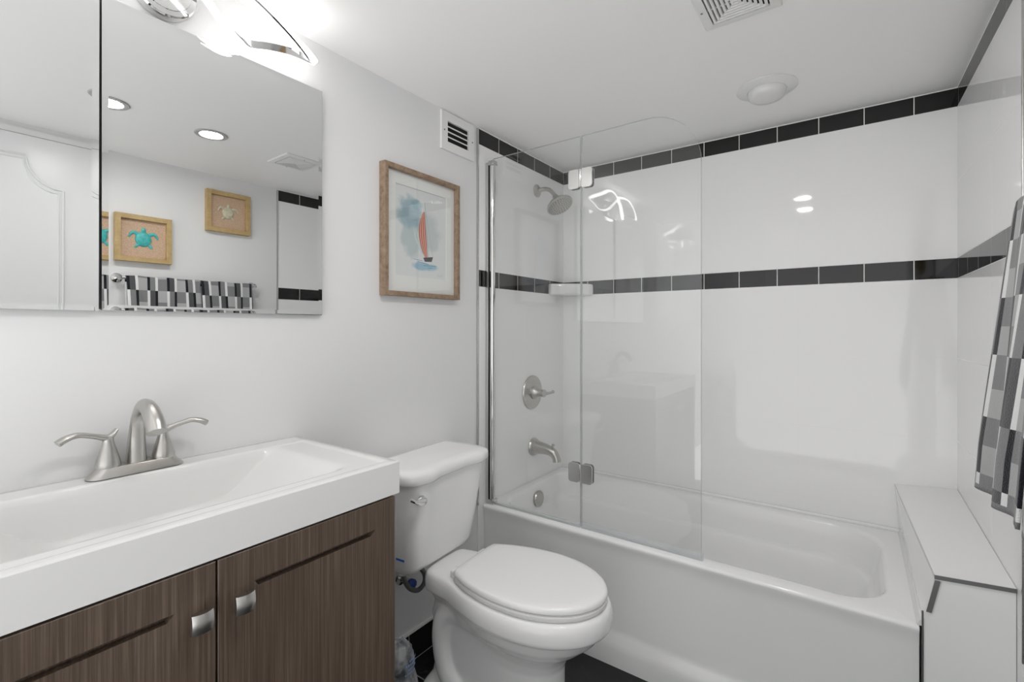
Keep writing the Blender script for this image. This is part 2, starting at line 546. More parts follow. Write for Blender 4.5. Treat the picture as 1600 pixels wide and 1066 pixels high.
# ---------------------------------------------------------------- vanity cabinet
VY0, VY1 = -0.015, 0.772
def vanity():
    t = thing('vanity_cabinet', 'dark brown streaked wood vanity cabinet with two doors under the white sink top', 'cabinet', (0, 0, 0))
    bm = bmesh.new()
    for a_, b_ in (((0.002, VY0, 0.09), (0.442, VY0 + 0.016, 0.854)), ((0.002, VY1 - 0.016, 0.09), (0.442, VY1, 0.854)),
                   ((0.002, VY0 + 0.016, 0.09), (0.014, VY1 - 0.016, 0.82)), ((0.014, VY0 + 0.016, 0.09), (0.442, VY1 - 0.016, 0.106)),
                   ((0.425, VY0 + 0.016, 0.80), (0.442, VY1 - 0.016, 0.854))):
        box(bm, a_, b_)
    box(bm, (0.002, VY0 + 0.01, 0.0), (0.39, VY1 - 0.01, 0.092), 0)
    obj('body', bm, M['wood'], t)
    gap = 0.375
    for (ya, yb, ky) in ((gap + 0.0018, VY1, 0.414), (VY0, gap - 0.0018, 0.345)):
        bm = bmesh.new()
        x0, x1, xr, xg = 0.4435, 0.462, 0.4575, 0.4445
        z0, z1 = 0.10, 0.851
        pa, pb, za, zb = ya + 0.062, yb - 0.062, z0 + 0.062, 0.7895
        if ya > 0.3:
            pb = yb - 0.058
        O = [(ya, z0), (yb, z0), (yb, z1), (ya, z1)]
        I = [(pa, za), (pb, za), (pb, zb), (pa, zb)]
        J = [(pa + 0.016, za + 0.016), (pb - 0.016, za + 0.016), (pb - 0.010, zb - 0.0135), (pa + 0.010, zb - 0.0135)]
        rr = [[Vector((x0, y, z)) for y, z in O], [Vector((x1 - 0.001, y, z)) for y, z in O],
              [Vector((x1, y + (0.001 if y == ya else -0.001), z + (0.001 if z == z0 else -0.001))) for y, z in O],
              [Vector((x1, y, z)) for y, z in I]]
        vs_ = loft(bm, rr, cap1=False)
        Iv = vs_[-1]
        Jv = [bm.verts.new((xr, y, z)) for y, z in J]
        Gv = [bm.verts.new((xg, pb - 0.003, zb)), bm.verts.new((xg, pa + 0.003, zb))]
        Hv = [bm.verts.new((xg, pb - 0.010, zb - 0.0125)), bm.verts.new((xg, pa + 0.010, zb - 0.0125))]
        bm.faces.new((Iv[0], Iv[1], Jv[1], Jv[0]))
        bm.faces.new((Iv[1], Iv[2], Jv[2], Jv[1]))
        bm.faces.new((Iv[3], Iv[0], Jv[0], Jv[3]))
        bm.faces.new(Jv)
        bm.faces.new((Iv[2], Iv[3], Gv[1], Gv[0]))
        bm.faces.new((Gv[0], Gv[1], Hv[1], Hv[0]))
        bm.faces.new((Hv[0], Hv[1], Jv[3], Jv[2]))
        bm.faces.new((Iv[2], Gv[0], Hv[0], Jv[2]))
        bm.faces.new((Iv[3], Jv[3], Hv[1], Gv[1]))
        d = obj('door', bm, M['wood'], t, ang=20)
        # square cushion knob with a narrower stem
        bm = bmesh.new()
        kz = 0.766
        box(bm, (0.462, ky - 0.010, kz - 0.010), (0.476, ky + 0.010, kz + 0.010), 0, 0.001)
        n = 8
        h = 0.0165
        vs = [[bm.verts.new((0.482 + 0.0065 * (1 - (2 * i / n - 1) ** 2) * 0.9 + 0.003 * (1 - (2 * j / n - 1) ** 2), ky - h + 2 * h * i / n, kz - h + 2 * h * j / n)) for j in range(n + 1)] for i in range(n + 1)]
        vb = [[bm.verts.new((0.475, ky - h * 0.93 + 1.86 * h * i / n, kz - h * 0.93 + 1.86 * h * j / n)) for j in range(n + 1)] for i in range(n + 1)]
        for i in range(n):
            for j in range(n):
                bm.faces.new((vs[i][j], vs[i + 1][j], vs[i + 1][j + 1], vs[i][j + 1]))
                bm.faces.new((vb[i][j], vb[i][j + 1], vb[i + 1][j + 1], vb[i + 1][j]))
        for i in range(n):
            bm.faces.new((vs[i][0], vb[i][0], vb[i + 1][0], vs[i + 1][0]))
            bm.faces.new((vs[i][n], vs[i + 1][n], vb[i + 1][n], vb[i][n]))
            bm.faces.new((vs[0][i], vs[0][i + 1], vb[0][i + 1], vb[0][i]))
            bm.faces.new((vs[n][i], vb[n][i], vb[n][i + 1], vs[n][i + 1]))
        obj('knob', bm, M['nickel'], d, ang=30)
vanity()

# white sink top with an integrated trough basin
def sink_top():
    t = thing('sink_top', 'thick white one-piece sink top with ramp-ended trough basin on the brown vanity', 'sink', (0, 0, 0))
    X0, X1, Y0, Y1, ZT, ZB = 0.0015, 0.463, -0.03, 0.785, 0.934, 0.856
    def sm(a, b_, v):
        k = max(0.0, min(1.0, (v - a) / (b_ - a)))
        return k * k * (3 - 2 * k)
    def height(x, y):
        z = ZT
        # shallow recessed field inside the raised lip
        ins = sm(0.0, 0.006, min(x - 0.075, X1 - 0.022 - x, y - Y0 - 0.022, Y1 - 0.022 - y))
        z -= 0.0025 * ins
        # trough: steep back and front walls, long curved ramps at both ends
        wx = sm(0.080, 0.093, x) * (1 - sm(0.375, 0.405, x))
        cy = 0.384
        d = abs(y - cy)
        ramp = 1 - sm(0.135, 0.30, d)
        depth = 0.100 * ramp ** 0.8 * (0.92 + 0.08 * math.cos((x - 0.24) * 9))
        return z - depth * wx
    xs = [X0, X0 + 0.003, 0.02, 0.05, 0.070, 0.075, 0.078, 0.081, 0.0835, 0.086, 0.0885, 0.091, 0.0935, 0.097]
    xs += [0.11 + 0.02 * i for i in range(13)] + [0.360, 0.370, 0.376, 0.382, 0.388, 0.394, 0.400, 0.406, 0.412, 0.420, 0.430, 0.435, 0.4375, 0.440, 0.444, 0.452, X1 - 0.003, X1]
    ys = [Y0, Y0 + 0.003, Y0 + 0.02, Y0 + 0.024, Y0 + 0.028, Y0 + 0.034]
    k = 64
    ys += [Y0 + 0.05 + (Y1 - Y0 - 0.10) * i / k for i in range(k + 1)] + [Y1 - 0.034, Y1 - 0.028, Y1 - 0.024, Y1 - 0.02, Y1 - 0.003, Y1]
    bm = bmesh.new()
    g = []
    for i, x in enumerate(xs):
        row = []
        for j, y in enumerate(ys):
            z = height(x, y)
            if i in (0, len(xs) - 1) or j in (0, len(ys) - 1):
                z -= 0.0025
            row.append(bm.verts.new((x, y, z)))
        g.append(row)
    for i in range(len(xs) - 1):
        for j in range(len(ys) - 1):
            bm.faces.new((g[i][j], g[i + 1][j], g[i + 1][j + 1], g[i][j + 1]))
    border = [g[i][0] for i in range(len(xs))] + [g[-1][j] for j in range(1, len(ys))] + [g[i][-1] for i in range(len(xs) - 2, -1, -1)] + [g[0][j] for j in range(len(ys) - 2, 0, -1)]
    gl_ = [[bm.verts.new((v.co.x, v.co.y, min(ZB, v.co.z - 0.010))) for v in row] for row in g]
    for i in range(len(xs) - 1):
        for j in range(len(ys) - 1):
            bm.faces.new((gl_[i][j], gl_[i][j + 1], gl_[i + 1][j + 1], gl_[i + 1][j]))
    nx, ny = len(xs) - 1, len(ys) - 1
    bi = [(i, 0) for i in range(nx)] + [(nx, j) for j in range(ny)] + [(i, ny) for i in range(nx, 0, -1)] + [(0, j) for j in range(ny, 0, -1)]
    for k_ in range(len(bi)):
        (i, j), (i2, j2) = bi[k_], bi[(k_ + 1) % len(bi)]
        bm.faces.new((g[i][j], gl_[i][j], gl_[i2][j2], g[i2][j2]))
    obj('top', bm, M['marble'], t, ang=50)
    bm = bmesh.new()
    lathe(bm, [(0.0, 0.0), (0.020, 0.0), (0.022, 0.002), (0.018, 0.004), (0.0, 0.004)], (0.24, 0.384, 0.8295), (0, 0, 1), 24)
    obj('drain', bm, M['nickel'], t)
sink_top()

# ---------------------------------------------------------------- faucet
def faucet():
    y, x, z = 0.380, 0.046, 0.936
    t = thing('faucet', 'brushed nickel two-handle faucet with arched spout on the sink ledge', 'faucet', (x, y, z))
    bm = bmesh.new()
    rings = []
    for zz, hl, hw in ((0.0, 0.090, 0.0275), (0.003, 0.089, 0.027), (0.012, 0.080, 0.024), (0.018, 0.075, 0.0225), (0.021, 0.073, 0.021)):
        rings.append(rrect(-hw, hw, -hl, hl, hw * 0.98, zz))
    loft(bm, rings)
    obj('base_plate', bm, M['nickel'], t, ang=40)
    # spout
    bm = bmesh.new()
    pts = catmull([(-0.004, 0, 0.019), (-0.002, 0, 0.045), (0.002, 0, 0.085), (0.013, 0, 0.122), (0.040, 0, 0.148), (0.076, 0, 0.146), (0.106, 0, 0.124), (0.121, 0, 0.101)], 6)
    rad = catmull([(0.0215, 0.020, 0), (0.0185, 0.018, 0), (0.0155, 0.0155, 0), (0.0145, 0.0140, 0), (0.0160, 0.0135, 0), (0.0185, 0.0155, 0), (0.0205, 0.0180, 0), (0.0205, 0.0185, 0)], 6)
    tube(bm, pts, [(r.x, r.y) for r in rad], 20, up=(0, 1, 0.0001))
    # swap of radii is handled by the up vector: side lies in the bend plane
    obj('spout', bm, M['nickel'], t, ang=50)
    for s in (-1, 1):
        bm = bmesh.new()
        lathe(bm, [(0.0225, 0.0), (0.0225, 0.006), (0.020, 0.018), (0.0150, 0.036), (0.0105, 0.052), (0.0095, 0.060), (0.010, 0.066), (0.0, 0.068)], (0, s * 0.051, 0.020), (0, 0, 1), 24)
        h = obj('handle', bm, M['nickel'], t, ang=50)
        bm = bmesh.new()
        pts = catmull([(-0.004, s * 0.035, 0.099), (0.0, s * 0.045, 0.087), (0.002, s * 0.056, 0.084), (0.006, s * 0.078, 0.092), (0.012, s * 0.103, 0.099), (0.016, s * 0.122, 0.096), (0.018, s * 0.136, 0.088)], 6)
        rad = catmull([(0.0055, 0.0030, 0), (0.0075, 0.0055, 0), (0.0082, 0.0070, 0), (0.0075, 0.0058, 0), (0.0085, 0.0058, 0), (0.0105, 0.0066, 0), (0.0115, 0.0070, 0)], 6)
        tube(bm, pts, [(r.x, r.y) for r in rad], 14, up=(0, 0, 1))
        obj('lever', bm, M['nickel'], h, ang=50)
faucet()

# ---------------------------------------------------------------- mirror cabinet
def mirror_cabinet():
    t = thing('mirror_cabinet', 'frameless mirror cabinet with two polished edge doors above the sink', 'mirror', (0, 0, 0))
    bm = bmesh.new()
    box(bm, (0.0, -0.22, 1.300), (0.006, 0.860, 1.992), 0)
    obj('case', bm, M['mirrorback'], t)
    for (y0, y1, z0, z1, x, tilt) in ((0.3255, 0.862, 1.298, 1.996, 0.015, 0.0), (-0.225, 0.3195, 1.296, 2.004, 0.0175, 0.45)):
        bm = bmesh.new()
        bv, dr = 0.012, -0.0006
        O = [(y0, z0), (y1, z0), (y1, z1), (y0, z1)]
        I = [(y0 + bv, z0 + bv), (y1 - bv, z0 + bv), (y1 - bv, z1 - bv), (y0 + bv, z1 - bv)]
        tx = math.tan(R(tilt))
        X = lambda v, z: v + (z - z0) * tx
        rb = [bm.verts.new((0.0065, y, z)) for y, z in O]
        rs = [bm.verts.new((X(x - dr, z), y, z)) for y, z in O]
        ri = [bm.verts.new((X(x, z), y, z)) for y, z in I]
        for i in range(4):
            j = (i + 1) % 4
            bm.faces.new((rb[i], rb[j], rs[j], rs[i])).material_index = 1
            bm.faces.new((rs[i], rs[j], ri[j], ri[i])).material_index = 0
        bm.faces.new(ri).material_index = 0
        bm.faces.new(rb[::-1]).material_index = 1
        obj('mirror_door', bm, [M['mirror'], M['mirrorback']], t, flat=True)
mirror_cabinet()

# ---------------------------------------------------------------- wall lamp: chrome rosette and two looped LED ribbons
def wall_lamp():
    cy, cz = 0.440, 2.076
    t = thing('wall_lamp', 'chrome wall lamp with looping white lit ribbons above the mirror', 'lamp', (0, cy, cz))
    bm = bmesh.new()
    lathe(bm, [(0.068, 0.0), (0.070, 0.003), (0.070, 0.026), (0.067, 0.030), (0.056, 0.031), (0.055, 0.0335), (0.0, 0.035)], (0.0005, 0, 0), (1, 0, 0), 48)
    obj('rosette', bm, M['chrome'], t, ang=30)
    # carrying arm
    bm = bmesh.new()
    tube(bm, [(0.030, 0, 0.012), (0.060, 0, 0.020), (0.086, 0, 0.024)], 0.007, 12)
    obj('arm', bm, M['chrome'], t)
    for s in (1, -1):
        # (y, z, x) path of the leaf shaped loop and the direction its light strip faces
        path = [(0.000, 0.028, 0.092), (0.034, 0.006, 0.090), (0.071, -0.021, 0.085), (0.112, -0.052, 0.075), (0.150, -0.064, 0.062), (0.191, -0.056, 0.050), (0.237, -0.038, 0.046), (0.294, -0.026, 0.050), (0.343, -0.030, 0.064), (0.362, -0.035, 0.073)]
        face = [(0.7, -0.6, -0.4), (0.7, -0.6, -0.4), (0.7, -0.6, -0.5), (0.6, -0.6, -0.6), (0.0, -0.6, -0.8), (-0.85, 0.1, 0.1), (-0.9, 0.1, 0.25), (-0.9, 0.1, 0.25), (-0.8, 0.3, 0.2), (0.3, 0.9, -0.2)]
        path2 = [(0.362, -0.035, 0.073), (0.332, -0.023, 0.083), (0.293, -0.008, 0.092), (0.245, 0.011, 0.100), (0.181, 0.037, 0.102), (0.131, 0.049, 0.100), (0.081, 0.050, 0.096), (0.034, 0.042, 0.093), (0.000, 0.028, 0.092)]
        face2 = [(0.3, 0.6, -0.6), (0.7, 0.5, 0.0), (0.6, 0.5, 0.3), (0.6, 0.45, 0.4), (0.55, 0.3, 0.6), (0.5, 0.1, 0.7), (0.5, -0.1, 0.7), (0.6, -0.3, 0.5), (0.7, -0.6, 0.0)]
        chrome = bmesh.new()
        led = bmesh.new()
        for P_, F_ in ((path, face), (path2, face2)):
            pts = catmull([(x, s * y, z) for y, z, x in P_], 8)
            fs = catmull([(a, s * b_, c_) for a, b_, c_ in F_], 8)
            rc, rl = [], []
            for i, p in enumerate(pts):
                tg = (pts[min(i + 1, len(pts) - 1)] - pts[max(i - 1, 0)]).normalized()
                e = (fs[i] - tg * fs[i].dot(tg)).normalized()
                q = tg.cross(e).normalized()
                hw = 0.0092
                rc.append([p + q * hw, p + q * hw - e * 0.005, p - q * hw - e * 0.005, p - q * hw])
                rl.append([p + q * (hw - 0.0004), p + q * (hw - 0.0008) + e * 0.006, p + e * 0.0085, p - q * (hw - 0.0008) + e * 0.006, p - q * (hw - 0.0004)])
            loft(chrome, rc)
            loft(led, rl)
        lp = obj('loop', chrome, M['chrome'], t, ang=40)
        obj('light_strip', led, M['led'], lp, ang=40)
wall_lamp()

# ---------------------------------------------------------------- sailboat picture
def disc_shape(bm, pts, x, mi=0):
    f = bm.faces.new([bm.verts.new((x, y, z)) for y, z in pts])
    f.material_index = mi

def frame_ring(bm, y0, y1, z0, z1, wd, x0, x1, lip=0.006, mi=0, sx=1.0, wallx=0.0):
    """picture frame on a wall of constant x, sx = +1 faces +x"""
    O = [(y0, z0), (y1, z0), (y1, z1), (y0, z1)]
    I = [(y0 + wd, z0 + wd), (y1 - wd, z0 + wd), (y1 - wd, z1 - wd), (y0 + wd, z1 - wd)]
    X = lambda d: wallx + sx * d
    def sh(L, e):
        cy = (y0 + y1) / 2
        cz = (z0 + z1) / 2
        return [(y + (e if y < cy else -e), z + (e if z < cz else -e)) for y, z in L]
    rr = [[Vector((X(x0), y, z)) for y, z in O], [Vector((X(x1 - 0.001), y, z)) for y, z in O], [Vector((X(x1), y, z)) for y, z in sh(O, 0.001)],
          [Vector((X(x1), y, z)) for y, z in sh(I, -0.001)], [Vector((X(x1 - 0.001), y, z)) for y, z in I], [Vector((X(x0), y, z)) for y, z in I], ]
    rr.append(rr[0])
    vs = [[bm.verts.new(p) for p in r] for r in rr[:-1]]
    vs.append(vs[0])
    for a_, b_ in zip(vs[:-1], vs[1:]):
        for i in range(4):
            j = (i + 1) % 4
            bm.faces.new((a_[i], a_[j], b_[j], b_[i])).material_index = mi

def art_mat():
    """watercolour: teal grey cloud and blue sea patch on cream paper, object coordinates (y, z) of the sheet"""
    m = bpy.data.materials.new('watercolour sheet')
    m.use_nodes = True
    nt = m.node_tree
    N = nt.nodes.new
    L = nt.links.new
    bs = nt.nodes['Principled BSDF']
    bs.inputs['Roughness'].default_value = 0.9
    tc = N('ShaderNodeTexCoord')
    nz = N('ShaderNodeTexNoise')
    nz.inputs['Scale'].default_value = 16
    nz.inputs['Detail'].default_value = 6
    nz.inputs['Roughness'].default_value = 0.6
    L(tc.outputs['Object'], nz.inputs['Vector'])
    sep = N('ShaderNodeSeparateXYZ')
    L(tc.outputs['Object'], sep.inputs[0])
    def math_(op, a, b_=None, c_=None):
        n = N('ShaderNodeMath')
        n.operation = op
        for i, v in enumerate((a, b_, c_)):
            if v is None:
                continue
            if isinstance(v, (int, float)):
                n.inputs[i].default_value = v
            else:
                L(v, n.inputs[i])
        return n.outputs[0]
    def blob(cy, cz, ry, rz, wob=0.55):
        dy = math_('DIVIDE', math_('SUBTRACT', sep.outputs['Y'], cy), ry)
        dz = math_('DIVIDE', math_('SUBTRACT', sep.outputs['Z'], cz), rz)
        d = math_('ADD', math_('MULTIPLY', dy, dy), math_('MULTIPLY', dz, dz))
        wv = math_('MULTIPLY', math_('SUBTRACT', nz.outputs['Fac'], 0.5), wob * 4)
        v = math_('SUBTRACT', 1.0, math_('ADD', d, wv))
        n = N('ShaderNodeMapRange')
        n.inputs['From Min'].default_value = -0.05
        n.inputs['From Max'].default_value = 0.55
        L(v, n.inputs['Value'])
        return n.outputs[0]
    def mixc(fac, base, col):
        n = N('ShaderNodeMix')
        n.data_type = 'RGBA'
        L(fac, n.inputs[0])
        if isinstance(base, tuple):
            n.inputs[6].default_value = (*base, 1)
        else:
            L(base, n.inputs[6])
        n.inputs[7].default_value = (*col, 1)
        return n.outputs[2]
    c = (0.75, 0.755, 0.755)
    c = mixc(math_('MULTIPLY', blob(0.048, 0.020, 0.065, 0.075), 0.6), c, (0.48, 0.54, 0.55))
    c = mixc(math_('MULTIPLY', blob(-0.055, 0.005, 0.050, 0.105), 0.7), c, (0.42, 0.52, 0.53))
    c = mixc(math_('MULTIPLY', blob(-0.060, 0.080, 0.068, 0.068), 0.9), c, (0.31, 0.44, 0.50))
    c = mixc(math_('MULTIPLY', blob(-0.022, 0.120, 0.030, 0.022), 0.8), c, (0.26, 0.41, 0.47))
    c = mixc(math_('MULTIPLY', blob(0.020, -0.115, 0.075, 0.018), 0.9), c, (0.30, 0.50, 0.62))
    L(c, bs.inputs['Base Color'])
    return m

def sail_picture():
    y0, y1, z0, z1 = 1.094, 1.484, 1.374, 1.847
    t = thing('sailboat_picture', 'brown wood framed watercolour of a red sailboat on the wall above the toilet', 'picture', (0.0, (y0 + y1) / 2, (z0 + z1) / 2))
    cy, cz = (y0 + y1) / 2, (z0 + z1) / 2
    a, h = (y1 - y0) / 2, (z1 - z0) / 2
    bm = bmesh.new()
    frame_ring(bm, -a, a, -h, h, 0.017, 0.001, 0.032)
    obj('frame', bm, M['oak'], t)
    bm = bmesh.new()
    ia, ih = a - 0.0172, h - 0.0172
    box(bm, (0.001, -ia, -ih), (0.004, ia, ih))
    obj('backing_board', bm, M['mat'], t)
    # mat with a window
    sy0, sy1, sz0, sz1 = 1.158 - cy, 1.424 - cy, 1.452 - cz, 1.786 - cz
    bm = bmesh.new()
    O = [(-ia, -ih), (ia, -ih), (ia, ih), (-ia, ih)]
    I = [(sy0, sz0), (sy1, sz0), (sy1, sz1), (sy0, sz1)]
    rr = [[Vector((x, y, z)) for y, z in L] for x, L in ((0.0042, O), (0.012, O), (0.012, I), (0.0068, I))]
    vs = [[bm.verts.new(p) for p in r] for r in rr]
    for k, (p, q) in enumerate(zip(vs[:-1], vs[1:])):
        for i in range(4):
            j = (i + 1) % 4
            bm.faces.new((p[i], p[j], q[j], q[i])).material_index = 1 if k == 2 else 0
    obj('mat_board', bm, [M['mat'], M['matcore']], t, flat=True)
    bm = bmesh.new()
    box(bm, (0.0042, sy0 - 0.004, sz0 - 0.004), (0.0062, sy1 + 0.004, sz1 + 0.004))
    pr = obj('painting', bm, art_mat(), t, flat=True)
    # sailboat, painted shapes laid on the sheet
    red = mat('red sail paint', (0.55, 0.09, 0.05), 0.9)
    pink = mat('pale sail stripe paint', (0.72, 0.42, 0.32), 0.9)
    ink = mat('dark hull paint', (0.06, 0.05, 0.06), 0.9)
    grey = mat('grey pencil line', (0.35, 0.38, 0.40), 0.9)
    pale = mat('pale jib wash', (0.62, 0.70, 0.70), 0.9)
    blue = mat('blue water stroke', (0.18, 0.38, 0.52), 0.9)
    bm = bmesh.new()
    top = (1.303 - cy, 1.708 - cz)
    xx = 0.0064
    # main sail: bowed to the left, striped
    n = 12
    lf, rt_ = [], []
    for i in range(n + 1):
        s = i / n
        z = top[1] - s * 0.182
        yl = top[0] - 0.002 - 0.030 * math.sin(PI * min(1, s * 1.02)) ** 0.8 + 0.012 * s
        yr = top[0] + 0.004 + 0.016 * s
        lf.append((yl, z))
        rt_.append((yr, z))
    k = 7
    for c_ in range(k):
        for i in range(n):
            def pt(fr, i):
                return (lf[i][0] + (rt_[i][0] - lf[i][0]) * fr, lf[i][1])
            disc_shape(bm, [pt(c_ / k, i), pt((c_ + 1) / k, i), pt((c_ + 1) / k, i + 1), pt(c_ / k, i + 1)], xx, 0 if c_ % 2 == 0 else 1)
    def line(p, q, wd, mi, x=xx + 0.0001):
        d = Vector((q[0] - p[0], q[1] - p[1])).normalized()
        o_ = Vector((-d.y, d.x)) * wd / 2
        disc_shape(bm, [(p[0] + o_.x, p[1] + o_.y), (q[0] + o_.x, q[1] + o_.y), (q[0] - o_.x, q[1] - o_.y), (p[0] - o_.x, p[1] - o_.y)], x, mi)
    line((top[0] + 0.005, 1.745 - cz), (top[0] + 0.024, 1.527 - cz), 0.002, 3)
    line((top[0] - 0.004, 1.742 - cz), (1.262 - cy, 1.60 - cz), 0.001, 3)
    disc_shape(bm, [(1.245 - cy, 1.645 - cz), (1.262 - cy, 1.625 - cz), (1.300 - cy, 1.545 - cz), (1.294 - cy, 1.540 - cz), (1.262 - cy, 1.585 - cz)], xx - 0.0001, 4)
    line((1.245 - cy, 1.645 - cz), (1.300 - cy, 1.545 - cz), 0.001, 3)
    line((top[0] + 0.012, 1.70 - cz), (1.352 - cy, 1.535 - cz), 0.001, 3)
    disc_shape(bm, [(1.300 - cy, 1.530 - cz), (1.352 - cy, 1.538 - cz), (1.345 - cy, 1.518 - cz), (1.308 - cy, 1.515 - cz)], xx + 0.0002, 2)
    for (p, q, wd) in (((1.27, 1.512), (1.33, 1.506), 0.003), ((1.30, 1.500), (1.37, 1.503), 0.0035), ((1.25, 1.520), (1.295, 1.517), 0.002), ((1.325, 1.492), (1.35, 1.494), 0.0025)):
        line((p[0] - cy, p[1] - cz), (q[0] - cy, q[1] - cz), wd, 5)
    # pencil signature: a few small strokes at the lower right corner
    yy = 1.378
    for dy, dz in ((0.006, 0.006), (0.004, -0.005), (0.006, 0.005), (0.004, -0.004), (0.007, 0.003)):
        line((yy - cy, 1.466 - cz), (yy + dy - cy, 1.466 + dz - cz), 0.0012, 3)
        yy += 0.0055
    obj('boat_drawing', bm, [red, pink, ink, grey, pale, blue], pr, flat=True, fix=False)
    bm = bmesh.new()
    box(bm, (0.0125, -ia, -ih), (0.0145, ia, ih))
    obj('glass_pane', bm, M['picglass'], t, flat=True)
sail_picture()

# ---------------------------------------------------------------- wall vent by the ceiling
def wall_vent():
    y0, y1, z0, z1 = 1.397, 1.600, 1.986, 2.143
    t = thing('wall_vent', 'small white louvred vent grille high on the painted wall beside the tile', 'vent', (0, 0, 0))
    bm = bmesh.new()
    frame_ring(bm, y0, y1, z0, z1, 0.036, 0.0005, 0.011)
    obj('frame', bm, M['plastic'], t)
    bm = bmesh.new()
    box(bm, (0.0003, y0 + 0.03, z0 + 0.03), (0.0015, y1 - 0.03, z1 - 0.03))
    obj('duct_opening', bm, M['black'], t)
    bm = bmesh.new()
    za, zb = z0 + 0.036, z1 - 0.036
    n = 4
    for i in range(1, n):
        zc = za + (zb - za) * i / n
        t2 = bmesh.new()
        box(t2, (-0.0045, y0 + 0.035, -0.0022), (0.0045, y1 - 0.035, 0.0022))
        merge(bm, t2, 0, Matrix.Translation((0.0065, 0, zc)) @ Matrix.Rotation(R(25), 4, 'Y'))
    obj('louvres', bm, M['plastic'], t)
    for yy in (y0 + 0.016, y1 - 0.014):
        bm = bmesh.new()
        lathe(bm, [(0.0035, 0), (0.0035, 0.0012), (0.0, 0.0018)], (0.0109, yy, (z0 + z1) / 2), (1, 0, 0), 12)
        obj('screw', bm, M['steeltrim'], t)
wall_vent()

# ---------------------------------------------------------------- toilet
def prof(s, table):
    for (a, va), (c_, vc) in zip(table[:-1], table[1:]):
        if s <= c_:
            k = (s - a) / (c_ - a)
            k2 = k
            return va + (vc - va) * k2
    return table[-1][1]

def smooth_outline(keys, n=72):
    """closed smooth ring from half outline keys [(u, v>=0)...] front tip first, back last"""
    half = [Vector((u, v, 0)) for u, v in keys]
    full = half + [Vector((p.x, -p.y, 0)) for p in half[::-1] if p.y > 1e-6]
    m = len(full)
    dense = []
    for i in range(m):
        a, b_, c_, d = full[(i - 1) % m], full[i], full[(i + 1) % m], full[(i + 2) % m]
        for j in range(12):
            t = j / 12
            dense.append(0.5 * ((2 * b_) + (c_ - a) * t + (2 * a - 5 * b_ + 4 * c_ - d) * t * t + (3 * b_ - a - 3 * c_ + d) * t ** 3))
    # resample by length
    L = [0.0]
    for i in range(len(dense)):
        L.append(L[-1] + (dense[(i + 1) % len(dense)] - dense[i]).length)
    out = []
    k = 0
    for i in range(n):
        s = L[-1] * i / n
        while L[k + 1] < s:
            k += 1
        f = (s - L[k]) / max(1e-9, L[k + 1] - L[k])
        out.append(dense[k].lerp(dense[(k + 1) % len(dense)], f))
    return out

def scale_ring(ring, z, inset=0.0, su=1.0, sv=1.0, cu=0.5):
    c_ = Vector((cu, 0, 0))
    out = []
    n = len(ring)
    for i, p in enumerate(ring):
        tg = (ring[(i + 1) % n] - ring[i - 1]).normalized()
        nr = Vector((tg.y, -tg.x, 0))
        if nr.dot(p - c_) < 0:
            nr = -nr
        q = p - nr * inset
        out.append(Vector((cu + (q.x - cu) * su, q.y * sv, z)))
    return out

